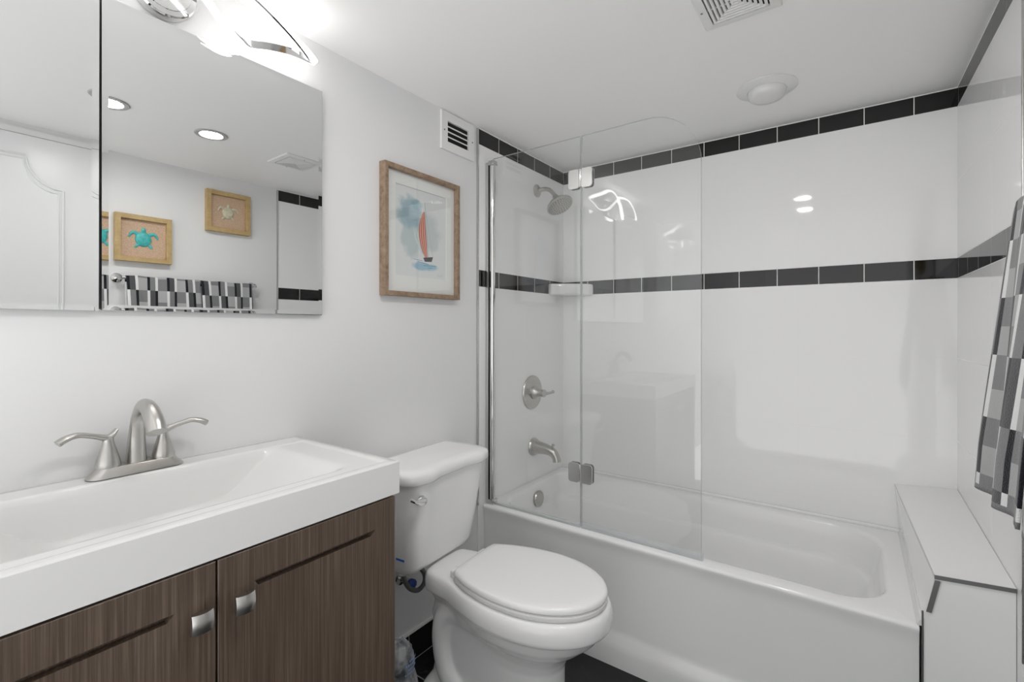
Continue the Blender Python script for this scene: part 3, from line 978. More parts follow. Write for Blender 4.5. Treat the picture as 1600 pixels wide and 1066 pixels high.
def toilet():
    t = thing('toilet', 'white two-piece toilet with closed lid between the vanity and the bathtub', 'toilet', (0.0, 1.212, 0.0), R(4))
    VB = 0.022                     # bowl axis offset
    def sh(r):
        return [p + Vector((0, VB, 0)) for p in r]
    # ---- bowl and pedestal
    rim = [(0.790, 0.0), (0.778, 0.060), (0.735, 0.118), (0.660, 0.163), (0.560, 0.184), (0.450, 0.178), (0.350, 0.150), (0.275, 0.124), (0.215, 0.114), (0.175, 0.104), (0.160, 0.085), (0.155, 0.05), (0.153, 0.0)]
    low = [(0.748, 0.0), (0.735, 0.053), (0.697, 0.104), (0.630, 0.145), (0.545, 0.162), (0.450, 0.154), (0.360, 0.122), (0.285, 0.094), (0.230, 0.084), (0.197, 0.076), (0.182, 0.060), (0.177, 0.035), (0.175, 0.0)]
    mid = [(0.675, 0.0), (0.664, 0.040), (0.636, 0.078), (0.580, 0.104), (0.510, 0.108), (0.440, 0.098), (0.360, 0.085), (0.290, 0.078), (0.240, 0.074), (0.185, 0.070), (0.168, 0.062), (0.160, 0.045), (0.158, 0.0)]
    ped = [(0.640, 0.0), (0.630, 0.038), (0.600, 0.070), (0.550, 0.088), (0.490, 0.092), (0.430, 0.086), (0.360, 0.080), (0.290, 0.078), (0.245, 0.076), (0.200, 0.072), (0.184, 0.062), (0.178, 0.045), (0.176, 0.0)]
    ft = [(0.640, 0.0), (0.628, 0.048), (0.595, 0.084), (0.540, 0.104), (0.480, 0.110), (0.430, 0.112), (0.360, 0.116), (0.290, 0.118), (0.230, 0.116), (0.175, 0.108), (0.150, 0.092), (0.140, 0.064), (0.138, 0.0)]
    RM, LO, MI, PE, FT = [smooth_outline(k) for k in (rim, low, mid, ped, ft)]
    bm = bmesh.new()
    rings = [scale_ring(FT, 0.0), scale_ring(FT, 0.028, 0.001), scale_ring(FT, 0.040, 0.008),
             [a.lerp(c_, 0.8) + Vector((0, 0, 0.075 - a.z)) for a, c_ in zip(FT, PE)],
             scale_ring(PE, 0.12), scale_ring(PE, 0.18), scale_ring(PE, 0.215, -0.001),
             [a.lerp(c_, 0.45) + Vector((0, 0, 0.245)) for a, c_ in zip(PE, MI)],
             scale_ring(MI, 0.268), [a.lerp(c_, 0.55) + Vector((0, 0, 0.298)) for a, c_ in zip(MI, LO)],
             scale_ring(LO, 0.328), [a.lerp(c_, 0.42) + Vector((0, 0, 0.355)) for a, c_ in zip(LO, RM)], [a.lerp(c_, 0.55) + Vector((0, 0, 0.3655)) for a, c_ in zip(LO, RM)],
             scale_ring(RM, 0.3665, 0.007), scale_ring(RM, 0.371, 0.002), scale_ring(RM, 0.376, 0.0), scale_ring(RM, 0.400, -0.001), scale_ring(RM, 0.416, 0.001), scale_ring(RM, 0.428, 0.006), scale_ring(RM, 0.433, 0.016), scale_ring(RM, 0.434, 0.016, 0.8, 0.8, cu=0.42)]
    loft(bm, [sh(r) for r in rings])
    # trapway bulging out of both sides
    for s in (-1, 1):
        pts = catmull([(0.36, s * 0.040, 0.305), (0.300, s * 0.052, 0.318), (0.245, s * 0.058, 0.295), (0.224, s * 0.060, 0.230), (0.232, s * 0.062, 0.155), (0.262, s * 0.066, 0.090), (0.330, s * 0.070, 0.052), (0.40, s * 0.05, 0.04)], 6)
        tube(bm, [p + Vector((0, VB, 0)) for p in pts], [0.040] * 6 + [0.043] * (len(pts) - 12) + [0.040] * 6, 20)
    ob = obj('bowl', bm, M['porcelain'], t, ang=60)
    md = ob.modifiers.new('union', 'REMESH')
    md.mode = 'VOXEL'
    md.voxel_size = 0.0045
    md.use_smooth_shade = True
    md = ob.modifiers.new('soften', 'SMOOTH')
    md.factor = 0.5
    md.iterations = 7
    # bolt cap on the near foot
    for s in (-1, 1):
        bm = bmesh.new()
        lathe(bm, [(0.014, 0), (0.014, 0.006), (0.010, 0.014), (0.0, 0.016)], (0.30, VB + s * 0.104, 0.034), (0, 0, 1), 16)
        obj('bolt_cap', bm, M['porcelain'], t)
    # ---- seat and lid
    sl = [(0.778, 0.0), (0.768, 0.050), (0.730, 0.105), (0.660, 0.150), (0.570, 0.173), (0.470, 0.170), (0.380, 0.150), (0.332, 0.130), (0.308, 0.118), (0.300, 0.097), (0.298, 0.0)]
    ST = smooth_outline(sl)
    bm = bmesh.new()
    loft(bm, [sh(scale_ring(ST, z, i, cu=0.52)) for z, i in ((0.4345, 0.010), (0.436, 0.005), (0.442, 0.0015), (0.450, 0.0025), (0.4535, 0.009))])
    obj('seat', bm, M['seatplastic'], t, ang=50)
    bm = bmesh.new()
    loft(bm, [sh(scale_ring(ST, z, i, cu=0.52)) for z, i in ((0.4553, 0.011), (0.4563, 0.005), (0.459, 0.0015), (0.466, 0.0015), (0.472, 0.004), (0.476, 0.011))] + [sh(scale_ring(ST, z, 0.011, f, f, cu=0.52)) for z, f in ((0.478, 0.90), (0.4792, 0.70), (0.4798, 0.40), (0.480, 0.1))])
    obj('seat_lid', bm, M['seatplastic'], t, ang=50)
    for s in (-1, 1):
        bm = bmesh.new()
        box(bm, (0.274, VB + s * 0.075 - 0.020, 0.434), (0.304, VB + s * 0.075 + 0.020, 0.458), 0, 0.006, 3)
        obj('hinge', bm, M['seatplastic'], t)
    # ---- tank
    def tank_ring(z, u0, u1, hw, bulge, r=0.035, n=8):
        pts = []
        # front edge from -v to +v, then round the back
        k = 30
        fr = []
        for i in range(k + 1):
            v = -hw + 2 * hw * i / k
            d = hw - abs(v)
            cr = r - math.sqrt(max(0.0, r * r - max(0.0, r - d) ** 2)) if d < r else 0.0
            bl = bulge * (0.55 * math.exp(-((abs(v) - 0.135) / 0.045) ** 2) + 0.0 * v)
            fr.append(Vector((u1 - cr + bl, v, z)))
        pts += fr
        pts += [Vector((u0 + 0.010, hw, z)), Vector((u0 + 0.003, hw - 0.003, z)), Vector((u0, hw - 0.012, z))]
        pts += [Vector((u0, hw * f, z)) for f in (0.5, 0.0, -0.5)]
        pts += [Vector((u0, -hw + 0.012, z)), Vector((u0 + 0.003, -hw + 0.003, z)), Vector((u0 + 0.010, -hw, z))]
        return pts
    TV = 0.004
    def ts(r):
        return [p + Vector((0, TV, 0)) for p in r]
    bm = bmesh.new()
    loft(bm, [ts(tank_ring(*a)) for a in ((0.4355, 0.050, 0.150, 0.140, 0.0), (0.438, 0.035, 0.165, 0.152, 0.0), (0.448, 0.026, 0.178, 0.164, 0.002), (0.470, 0.022, 0.188, 0.172, 0.006), (0.56, 0.019, 0.200, 0.184, 0.012), (0.66, 0.017, 0.212, 0.196, 0.018), (0.756, 0.015, 0.222, 0.207, 0.022))])
    obj('tank', bm, M['porcelain'], t, ang=50)
    bm = bmesh.new()
    loft(bm, [ts(tank_ring(*a)) for a in ((0.7565, 0.012, 0.226, 0.210, 0.022), (0.758, 0.009, 0.234, 0.217, 0.026), (0.764, 0.008, 0.239, 0.221, 0.028), (0.786, 0.008, 0.239, 0.221, 0.028), (0.795, 0.010, 0.234, 0.217, 0.026), (0.799, 0.016, 0.222, 0.207, 0.024), (0.8005, 0.035, 0.195, 0.180, 0.01))])
    obj('tank_lid', bm, M['porcelain'], t, ang=50)
    # ---- flush lever
    bm = bmesh.new()
    hz, hv = 0.706, -0.162
    lathe(bm, [(0.017, 0.0), (0.017, 0.004), (0.012, 0.010), (0.0, 0.012)], (0.229, hv, hz), (1, 0, 0), 20)
    pts = catmull([(0.238, hv + 0.010, hz + 0.002), (0.246, hv - 0.004, hz + 0.002), (0.249, hv - 0.026, hz + 0.006), (0.248, hv - 0.046, hz + 0.014), (0.244, hv - 0.062, hz + 0.024)], 6)
    rad = catmull([(0.007, 0.008, 0), (0.009, 0.0125, 0), (0.007, 0.010, 0), (0.005, 0.0065, 0), (0.004, 0.006, 0)], 6)
    tube(bm, pts, [(r.x, r.y) for r in rad], 12, up=(0, 0, 1))
    obj('flush_lever', bm, M['chrome'], t, ang=50)
    # blue sticker low on the tank
    bm = bmesh.new()
    box(bm, (0.130, TV - 0.1768, 0.496), (0.166, TV - 0.1755, 0.503))
    obj('sticker', bm, M['bluesticker'], t, flat=True)['label'] = 'small blue sticker'
toilet()

# ---------------------------------------------------------------- water supply hose and stop valve behind the toilet
def supply():
    t = thing('supply_line', 'braided water supply hose and stop valve with blue handle behind the toilet', 'valve', (0.0, 1.13, 0.30))
    bm = bmesh.new()
    lathe(bm, [(0.024, 0.0), (0.022, 0.004), (0.009, 0.006), (0.009, 0.026), (0.012, 0.028), (0.013, 0.050), (0.0, 0.052)], (0.0003, 0.062, 0.030), (1, 0, 0), 20)
    obj('stop_valve', bm, M['chrome'], t)
    bm = bmesh.new()
    lathe(bm, [(0.006, 0.0), (0.017, 0.004), (0.018, 0.016), (0.012, 0.020), (0.0, 0.021)], (0.052, 0.062, 0.030), (1, -0.2, 0.1), 10)
    obj('valve_handle', bm, M['blue'], t)
    bm = bmesh.new()
    pts = catmull([(0.076, 0.006, 0.098), (0.076, 0.014, 0.066), (0.078, 0.038, 0.028), (0.080, 0.074, 0.008), (0.080, 0.104, 0.020), (0.078, 0.108, 0.050), (0.074, 0.088, 0.085), (0.070, 0.072, 0.112)], 8)
    tube(bm, pts, 0.0085, 14)
    obj('braided_hose', bm, M['hose'], t)
    bm = bmesh.new()
    lathe(bm, [(0.012, 0.0), (0.017, 0.003), (0.017, 0.022), (0.012, 0.026)], (0.076, 0.006, 0.090), (0, 0, 1), 8)
    obj('coupling_nut', bm, M['plastic'], t)
supply()

# ---------------------------------------------------------------- crumpled clear plastic bag on the floor
def bag():
    t = thing('plastic_bag', 'crumpled clear plastic bag with blue print on the floor between vanity and toilet', 'bag', (0.20, 1.005, 0.0))
    random.seed(11)
    bm = bmesh.new()
    rings = []
    n = 22
    for k, (z, r) in enumerate(((0.002, 0.050), (0.03, 0.064), (0.07, 0.060), (0.11, 0.066), (0.15, 0.058), (0.18, 0.048), (0.205, 0.052), (0.235, 0.046), (0.262, 0.034), (0.278, 0.016))):
        rings.append([Vector(((r * (0.86 + 0.28 * random.random())) * math.cos(2 * PI * i / n), (r * (0.82 + 0.36 * random.random())) * math.sin(2 * PI * i / n), z + (random.random() - 0.5) * 0.012 * (k > 0))) for i in range(n)])
    loft(bm, rings)
    m = bpy.data.materials.new('crinkled clear film')
    m.use_nodes = True
    nt = m.node_tree
    bs = nt.nodes['Principled BSDF']
    bs.inputs['Roughness'].default_value = 0.12
    tc = nt.nodes.new('ShaderNodeTexCoord')
    nz = nt.nodes.new('ShaderNodeTexNoise')
    nz.inputs['Scale'].default_value = 22
    nz.inputs['Detail'].default_value = 3
    rp = nt.nodes.new('ShaderNodeValToRGB')
    rp.color_ramp.elements[0].position = 0.40
    rp.color_ramp.elements[0].color = (0.16, 0.17, 0.19, 1)
    rp.color_ramp.elements[1].position = 0.62
    rp.color_ramp.elements[1].color = (0.62, 0.63, 0.65, 1)
    nt.links.new(tc.outputs['Object'], nz.inputs['Vector'])
    nt.links.new(nz.outputs['Fac'], rp.inputs[0])
    nt.links.new(rp.outputs[0], bs.inputs['Base Color'])
    tr = nt.nodes.new('ShaderNodeBsdfTransparent')
    mx = nt.nodes.new('ShaderNodeMixShader')
    mx.inputs[0].default_value = 0.62
    nt.links.new(tr.outputs[0], mx.inputs[1])
    nt.links.new(bs.outputs[0], mx.inputs[2])
    nt.links.new(mx.outputs[0], nt.nodes['Material Output'].inputs[0])
    obj('film', bm, m, t, ang=12)
    bm = bmesh.new()
    for (a0, z, wd, hh) in ((-0.25, 0.218, 0.9, 0.007), (-0.1, 0.206, 0.75, 0.005), (0.0, 0.230, 0.7, 0.006), (-0.3, 0.194, 0.8, 0.005)):
        k = 6
        for i in range(k):
            a, b_ = a0 + wd * i / k, a0 + wd * (i + 0.7) / k
            quad(bm, [(0.056 * math.cos(a), 0.056 * math.sin(a), z), (0.056 * math.cos(b_), 0.056 * math.sin(b_), z), (0.056 * math.cos(b_), 0.056 * math.sin(b_), z + hh), (0.056 * math.cos(a), 0.056 * math.sin(a), z + hh)])
    pm = mat('pale blue print', (0.22, 0.33, 0.62), 0.5)
    obj('print', bm, pm, t, flat=True)['label'] = 'pale blue print'
bag()

# ---------------------------------------------------------------- bathtub
TF = 1.663        # tub front
ZR = 0.464        # rim height
def tub():
    t = thing('bathtub', 'white alcove bathtub with plain apron along the tiled back wall', 'bathtub', (0, 0, 0))
    x0, x1, y0, y1 = 0.0055, 1.505, TF, D - 0.0055
    bm = bmesh.new()
    n = 8
    def ring(a, b_, c_, d, r, z):
        return rrect(a, b_, c_, d, r, z, n)
    rs = []
    # outside: apron from the floor up (front leans a little, flared foot), rim, then down into the basin
    rs.append(ring(x0, x1, y0 - 0.004, y1, 0.002, 0.0))
    rs.append(ring(x0, x1, y0 - 0.004, y1, 0.002, 0.060))
    rs.append(ring(x0, x1, y0 + 0.000, y1, 0.002, 0.085))
    rs.append(ring(x0, x1, y0 + 0.012, y1, 0.002, 0.108))
    rs.append(ring(x0, x1, y0 + 0.016, y1, 0.002, 0.130))
    rs.append(ring(x0, x1, y0 + 0.012, y1, 0.002, 0.40))
    rs.append(ring(x0, x1, y0 + 0.006, y1, 0.002, 0.440))
    rs.append(ring(x0, x1, y0 + 0.001, y1, 0.002, 0.452))
    rs.append(ring(x0, x1, y0 + 0.002, y1, 0.002, 0.459))
    rs.append(ring(x0 + 0.001, x1 - 0.001, y0 + 0.007, y1 - 0.001, 0.003, ZR))
    ix0, ix1, iy0, iy1 = 0.050, 1.448, 1.730, 2.345
    rr = (0.10, 0.14, 0.16, 0.10)
    for dx0, dx1, dy, z in ((-0.008, -0.008, -0.008, ZR), (0.0, 0.0, 0.0, ZR - 0.003), (0.006, 0.008, 0.006, ZR - 0.012), (0.010, 0.018, 0.012, 0.40), (0.014, 0.030, 0.018, 0.355), (0.016, 0.034, 0.022, 0.340),
                            (0.022, 0.042, 0.036, 0.332), (0.026, 0.050, 0.042, 0.322), (0.034, 0.085, 0.052, 0.24), (0.050, 0.150, 0.066, 0.15), (0.070, 0.21, 0.082, 0.11), (0.10, 0.27, 0.11, 0.092), (0.16, 0.34, 0.16, 0.086)):
        rs.append(ring(ix0 + dx0, ix1 - dx1, iy0 + dy, iy1 - dy, tuple(max(0.05, q) for q in rr), z))
    loft(bm, rs)
    obj('shell', bm, M['acrylic'], t, ang=45)
    # raised tile flange along the back and the bench end
    bm = bmesh.new()
    box(bm, (x0, y1 - 0.016, ZR - 0.001), (x1, y1, ZR + 0.012), 0, 0.005, 3)
    obj('tile_flange', bm, M['acrylic'], t)
    bm = bmesh.new()
    c_ = (0.0655, 2.034, 0.395)
    lathe(bm, [(0.040, 0.0), (0.041, 0.004), (0.038, 0.009), (0.032, 0.011), (0.030, 0.013), (0.0, 0.014)], c_, (1, 0, 0.05), 28)
    obj('overflow_plate', bm, M['nickel'], t)
    bm = bmesh.new()
    lathe(bm, [(0.030, 0.0), (0.031, 0.003), (0.022, 0.005), (0.0, 0.006)], (0.30, 2.034, 0.0862), (0, 0, 1), 24)
    obj('drain', bm, M['nickel'], t)
tub()

# ---------------------------------------------------------------- tiled bench at the end of the tub
def bench():
    t = thing('tub_bench', 'white tiled bench with dark metal edge strips at the right end of the bathtub', 'bench', (0, 0, 0))
    BL, BR, FR, FL = Vector((1.490, D - 0.005, 0.646)), Vector((WR(D) - 0.005, D - 0.005, 0.662)), Vector((WR(TF) - 0.005, TF, 0.622)), Vector((1.534, TF, 0.611))
    # body
    bm = bmesh.new()
    low = [Vector((1.5115, D - 0.005, 0)), Vector((WR(D) - 0.005, D - 0.005, 0)), Vector((WR(TF) - 0.005, TF + 0.003, 0)), Vector((1.5115, TF + 0.003, 0))]
    midr = [Vector((1.5115, D - 0.005, ZR + 0.014)), Vector((WR(D) - 0.005, D - 0.005, ZR + 0.014)), Vector((WR(TF) - 0.005, TF + 0.003, ZR + 0.014)), Vector((1.5115, TF + 0.003, ZR + 0.014))]
    top = [p - Vector((0, 0, 0.012)) for p in (BL, BR, FR + Vector((0, 0.003, 0)), FL + Vector((0.0005, 0.003, 0)))]
    mid2 = [Vector((1.505, D - 0.005, ZR + 0.016)), midr[1], midr[2], Vector((1.512, TF + 0.003, ZR + 0.016))]
    loft(bm, [low, midr, mid2, top])
    obj('body', bm, M['tile'], t, flat=True)
    cb = bmesh.new()
    loft(cb, [[Vector((1.4985, y, ZR + 0.0003)), Vector((1.5115, y, ZR + 0.0003)), Vector((1.5115, y, ZR + 0.016)), Vector((1.5065, y, ZR + 0.016))] for y in (TF + 0.006, D - 0.005)])
    obj('caulk_bead', cb, M['caulk'], t, flat=True)
    # top slab
    bm = bmesh.new()
    e = Vector((0, 0, 0.0115))
    loft(bm, [[p - e for p in (BL, BR, FR, FL)], [BL, BR, FR, FL]])
    obj('top_tile', bm, M['tile'], t, flat=True)
    # metal strips: under the front edge and down the slanted corner
    bm = bmesh.new()
    def bar(p, q, wv, tv):
        rr = [[r_, r_ + wv, r_ + wv + tv, r_ + tv] for r_ in (p, q)]
        loft(bm, rr)
    bar(FL + Vector((0, -0.0015, -0.011)), FR + Vector((0, -0.0015, -0.011)), Vector((0, 0, 0.0105)), Vector((0, 0.004, 0)))
    obj('edge_strip', bm, M['steeltrim'], t, flat=True)
    bm = bmesh.new()
    bar(FL + Vector((0.001, -0.0015, -0.015)), Vector((1.5175, TF - 0.0015, 0.509)), Vector((0.011, 0, 0)), Vector((0, 0.0045, 0)))
    obj('edge_strip', bm, M['steeltrim'], t, flat=True)
    bm = bmesh.new()
    box(bm, (1.5085, TF - 0.001, 0.0), (1.5125, TF + 0.003, 0.508))  # dark bar stands in for the shaded gap between tub apron and bench
    obj('edge_strip', bm, M['steeltrim'], t, flat=True)
    # long thin edge strip between top and tub side
    bm = bmesh.new()
    bar(FL + Vector((-0.0012, 0, -0.003)), BL + Vector((-0.0012, 0, -0.003)), Vector((0, 0, 0.0035)), Vector((0.0012, 0, 0)))
    obj('edge_strip', bm, M['satin'], t, flat=True)
bench()

# ---------------------------------------------------------------- glass shower screen
def screen():
    gy = 1.700
    t = thing('shower_screen', 'frameless two-panel glass bath screen standing on the tub rim', 'shower screen', (0, gy, 0))
    zb, zt = ZR + 0.006, 2.020
    hy = 0.004
    def panel(x0, x1, rad, name):
        out = [(x0, zb), (x1, zb)]
        if rad:
            for i in range(13):
                a = PI / 2 * i / 12
                out.append((x1 - rad + rad * math.cos(a), zt - rad + rad * math.sin(a)))
        else:
            out.append((x1, zt))
        out.append((x0, zt))
        bm = bmesh.new()
        f0 = [bm.verts.new((x, -hy, z)) for x, z in out]
        f1 = [bm.verts.new((x, hy, z)) for x, z in out]
        bm.faces.new(f0).material_index = 0
        bm.faces.new(f1[::-1]).material_index = 0
        n = len(out)
        for i in range(n):
            j = (i + 1) % n
            bm.faces.new((f0[i], f1[i], f1[j], f0[j])).material_index = 1
        return obj(name, bm, [M['glass'], M['glassedge']], t, flat=True)
    panel(0.040, 0.4785, 0, 'glass_panel')
    panel(0.4845, 0.939, 0.19, 'glass_panel')
    # wall profile and round pole
    bm = bmesh.new()
    box(bm, (TT + 0.0005, -0.016, ZR + 0.001), (0.022, 0.016, 2.005), 0, 0.002)
    obj('wall_profile', bm, M['satin'], t)
    bm = bmesh.new()
    tube(bm, [(0.036, -0.004, ZR + 0.001), (0.036, -0.004, 2.010)], 0.0125, 24)
    obj('pole', bm, M['chrome'], t)
    bm = bmesh.new()
    box(bm, (0.0222, -0.0155, ZR + 0.003), (0.0250, 0.012, 2.003))  # black strip stands in for the shade between wall profile and pole
    obj('gap_strip', bm, M['black'], t)
    for z in (ZR + 0.001, 1.988):
        bm = bmesh.new()
        box(bm, (0.0225, -0.020, z), (0.052, 0.014, z + 0.022), 0, 0.003)
        obj('end_cap', bm, M['satin'], t)
    # folding hinges
    for z in (1.850, 0.682):
        bm = bmesh.new()
        tube(bm, [(0.4815, -0.011, z - 0.034), (0.4815, -0.011, z + 0.034)], 0.0055, 12)
        h = obj('hinge', bm, M['chrome'], t)
        for s in (-1, 1):
            bm = bmesh.new()
            for ya, yb in ((-0.0125, -0.0042), (0.0042, 0.0105)):
                r0 = rrect(0.4815 + (0.004 if s > 0 else -0.052), 0.4815 + (0.052 if s > 0 else -0.004), z - 0.038, z + 0.038, 0.012, 0, 6)
                q = [Vector((p.x, ya, p.y)) for p in r0]
                q1 = [Vector((p.x, yb, p.y)) for p in r0]
                loft(bm, [q, q1])
            obj('plate', bm, M['satin'], h)
    # clear seals
    bm = bmesh.new()
    box(bm, (0.4845, -0.007, ZR + 0.0005), (0.945, 0.007, zb + 0.016))
    obj('bottom_seal', bm, M['seal'], t, flat=True)
    bm = bmesh.new()
    box(bm, (0.050, -0.006, ZR + 0.0005), (0.4785, 0.006, zb + 0.006))
    obj('bottom_seal', bm, M['seal'], t, flat=True)
    bm = bmesh.new()
    box(bm, (0.4795, -0.005, zb), (0.4835, 0.005, zt))
    obj('joint_seal', bm, M['seal'], t, flat=True)
screen()

# ---------------------------------------------------------------- shower head, valve, spout
def shower_head():
    y, z = 2.115, 1.978
    t = thing('wall_shower', 'brushed nickel round shower head on a curved arm high on the tiled wall', 'shower head', (TT, y, z))
    bm = bmesh.new()
    lathe(bm, [(0.034, 0.0), (0.034, 0.003), (0.024, 0.012), (0.012, 0.016), (0.0, 0.016)], (0.0004, 0, 0), (1, 0, 0), 28)
    obj('flange', bm, M['nickel'], t)
    bm = bmesh.new()
    pts = catmull([(0.010, 0, 0.0), (0.045, 0, 0.002), (0.075, 0, -0.006), (0.098, 0, -0.026), (0.112, 0, -0.046)], 6)
    tube(bm, pts, 0.0105, 16)
    obj('arm', bm, M['nickel'], t)
    bm = bmesh.new()
    o = Vector((0.110, 0, -0.043))
    ax = Vector((0.50, -0.10, -0.86)).normalized()
    lathe(bm, [(0.013, 0.0), (0.015, 0.004), (0.015, 0.016), (0.020, 0.022), (0.030, 0.030), (0.052, 0.042), (0.067, 0.056), (0.070, 0.064), (0.068, 0.070), (0.0, 0.071)], o, ax, 36)
    h = obj('head', bm, M['nickel'], t, ang=40)
    bm = bmesh.new()
    u = ax.orthogonal().normalized()
    v = ax.cross(u)
    for rr, k in ((0.012, 6), (0.024, 10), (0.036, 16), (0.048, 20), (0.058, 26)):
        for i in range(k):
            a = 2 * PI * i / k
            c_ = o + ax * 0.0705 + (u * math.cos(a) + v * math.sin(a)) * rr
            lathe(bm, [(0.0022, 0.0), (0.0014, 0.0025)], c_, ax, 6)
    obj('nozzles', bm, mat('grey rubber nozzles', (0.10, 0.10, 0.10), 0.6), h)
shower_head()

def shower_valve():
    y, z = 2.067, 0.924
    t = thing('shower_valve', 'round brushed nickel shower valve plate with a lever on the tiled wall', 'faucet', (TT, y, z))
    bm = bmesh.new()
    lathe(bm, [(0.086, 0.0), (0.088, 0.003), (0.085, 0.008), (0.076, 0.010), (0.072, 0.009), (0.062, 0.011), (0.030, 0.014), (0.0, 0.014)], (0.0004, 0, 0), (1, 0, 0), 48)
    obj('escutcheon', bm, M['nickel'], t, ang=30)
    bm = bmesh.new()
    lathe(bm, [(0.034, 0.013), (0.034, 0.022), (0.026, 0.030), (0.020, 0.048), (0.017, 0.062), (0.019, 0.066), (0.019, 0.078), (0.012, 0.084), (0.0, 0.085)], (0, 0, 0), (1, 0, 0), 28)
    h = obj('handle', bm, M['nickel'], t, ang=40)
    bm = bmesh.new()
    pts = catmull([(0.075, 0, 0), (0.085, 0.012, -0.001), (0.100, 0.028, 0.003), (0.108, 0.040, 0.008)], 6)
    tube(bm, pts, [0.0075] * 8 + [0.0065] * 7 + [0.0085] * 4, 12)
    obj('lever', bm, M['nickel'], h)
shower_valve()

def tub_spout():
    y, z = 2.079, 0.640
    t = thing('tub_spout', 'brushed nickel tub spout with a pull knob below the shower valve', 'faucet', (TT, y, z))
    bm = bmesh.new()
    lathe(bm, [(0.046, 0.0), (0.047, 0.004), (0.044, 0.010), (0.040, 0.014), (0.041, 0.018), (0.036, 0.022), (0.0, 0.022)], (0.0004, 0, 0), (1, 0, 0), 32)
    obj('flange', bm, M['nickel'], t, ang=30)
    bm = bmesh.new()
    pts = catmull([(0.018, 0, 0), (0.050, 0, 0.0), (0.090, 0, -0.004), (0.122, 0, -0.016), (0.140, 0, -0.040), (0.143, 0, -0.056)], 6)
    rad = [p.x for p in catmull([(0.036, 0, 0), (0.031, 0, 0), (0.026, 0, 0), (0.0235, 0, 0), (0.021, 0, 0), (0.022, 0, 0)], 6)]
    tube(bm, pts, rad, 24)
    obj('spout_body', bm, M['nickel'], t, ang=45)
    bm = bmesh.new()
    lathe(bm, [(0.004, 0.0), (0.004, 0.016), (0.008, 0.018), (0.008, 0.026), (0.0, 0.027)], (0.118, 0, 0.004), (0.15, 0, 1), 14)
    obj('diverter_knob', bm, M['nickel'], t)
tub_spout()

# ---------------------------------------------------------------- corner soap shelf
def soap_shelf():
    t = thing('corner_shelf', 'white ceramic corner soap shelf on the black band behind the glass', 'shelf', (TT + 0.0005, D - TT - 0.0005, 1.435))
    bm = bmesh.new()
    def plan(k, z, r=0.02):
        ax, ay = 0.185 * k, 0.165 * k
        pts = [Vector((0, 0, z)), Vector((0, -ay, z))]
        for i in range(6):
            a = i / 5
            pts.append(Vector((r * (1 - math.cos(PI / 2 * a)) + 0.004 * a, -ay - r * 0.7 * math.sin(PI / 2 * a) * 0.6, z)))
        n = 8
        s0 = pts[-1].copy()
        e0 = Vector((ax + r * 0.4, -r - 0.004, z))
        for i in range(1, n):
            f = i / n
            p = s0.lerp(e0, f)
            bow = 0.012 * math.sin(PI * f)
            pts.append(p + Vector((bow, -bow, 0)) * 0.7)
        for i in range(6):
            a = i / 5
            pts.append(Vector((ax + r * 0.42 * math.cos(PI / 2 * a), -(r + 0.004) * (1 - math.sin(PI / 2 * a) ) - 0.0, z)))
        pts.append(Vector((ax, 0, z)))
        return pts
    loft(bm, [plan(0.90, 0.0), plan(0.985, 0.006), plan(1.0, 0.016), plan(1.0, 0.052), plan(0.985, 0.060), plan(0.93, 0.063), plan(0.90, 0.058), plan(0.84, 0.040)])
    obj('dish', bm, M['ceramic'], t, ang=50)
    bm = bmesh.new()
    tube(bm, [(0.010, -0.158, 0.036), (0.095, -0.098, 0.036), (0.176, -0.016, 0.036)], 0.006, 10)
    obj('rail', bm, M['ceramic'], t)
soap_shelf()

# ---------------------------------------------------------------- ceiling vent, dome light, downlights
def ceiling_vent():
    x0, x1, y0, y1 = 1.003, 1.205, 1.298, 1.498
    cx, cy = (x0 + x1) / 2, (y0 + y1) / 2
    t = thing('ceiling_vent', 'square white ceiling vent with concentric louvres', 'vent', (cx, cy, ZC), 0)
    def sq(h, z):
        return [Vector((-h, -h, z)), Vector((h, -h, z)), Vector((h, h, z)), Vector((-h, h, z))]
    bm = bmesh.new()
    H = 0.100
    vs = [[bm.verts.new(p) for p in sq(h, z)] for h, z in ((H, -0.0005), (H, -0.004), (H - 0.003, -0.007), (0.078, -0.010), (0.074, -0.010), (0.074, -0.0005))]
    for a_, b_ in zip(vs[:-1], vs[1:]):
        for i in range(4):
            j = (i + 1) % 4
            bm.faces.new((a_[i], a_[j], b_[j], b_[i]))
    obj('frame', bm, M['plastic'], t, flat=True)
    bm = bmesh.new()
    box(bm, (-0.0755, -0.0755, -0.0025), (0.0755, 0.0755, -0.0006))
    obj('duct_opening', bm, M['black'], t, flat=True)
    bm = bmesh.new()
    for h in (0.0700, 0.0585, 0.0470, 0.0355, 0.0240, 0.0125):
        vs = [[bm.verts.new(p) for p in sq(a, z)] for a, z in ((h, -0.010), (h - 0.007, -0.012), (h - 0.0085, -0.006), (h - 0.002, -0.004))]
        vs.append(vs[0])
        for a_, b_ in zip(vs[:-1], vs[1:]):
            for i in range(4):
                j = (i + 1) % 4
                bm.faces.new((a_[i], a_[j], b_[j], b_[i]))
    box(bm, (-0.0012, -0.072, -0.0085), (0.0012, 0.072, -0.005))
    box(bm, (-0.072, -0.0012, -0.0085), (0.072, 0.0012, -0.005))
    obj('louvres', bm, M['plastic'], t, flat=True)
    for s in (-1, 1):
        bm = bmesh.new()
        lathe(bm, [(0.0035, 0), (0.003, 0.0012), (0.0, 0.0015)], (s * 0.088, 0.0, -0.0095), (0, 0, -1), 10)
        obj('screw', bm, M['steeltrim'], t)
ceiling_vent()

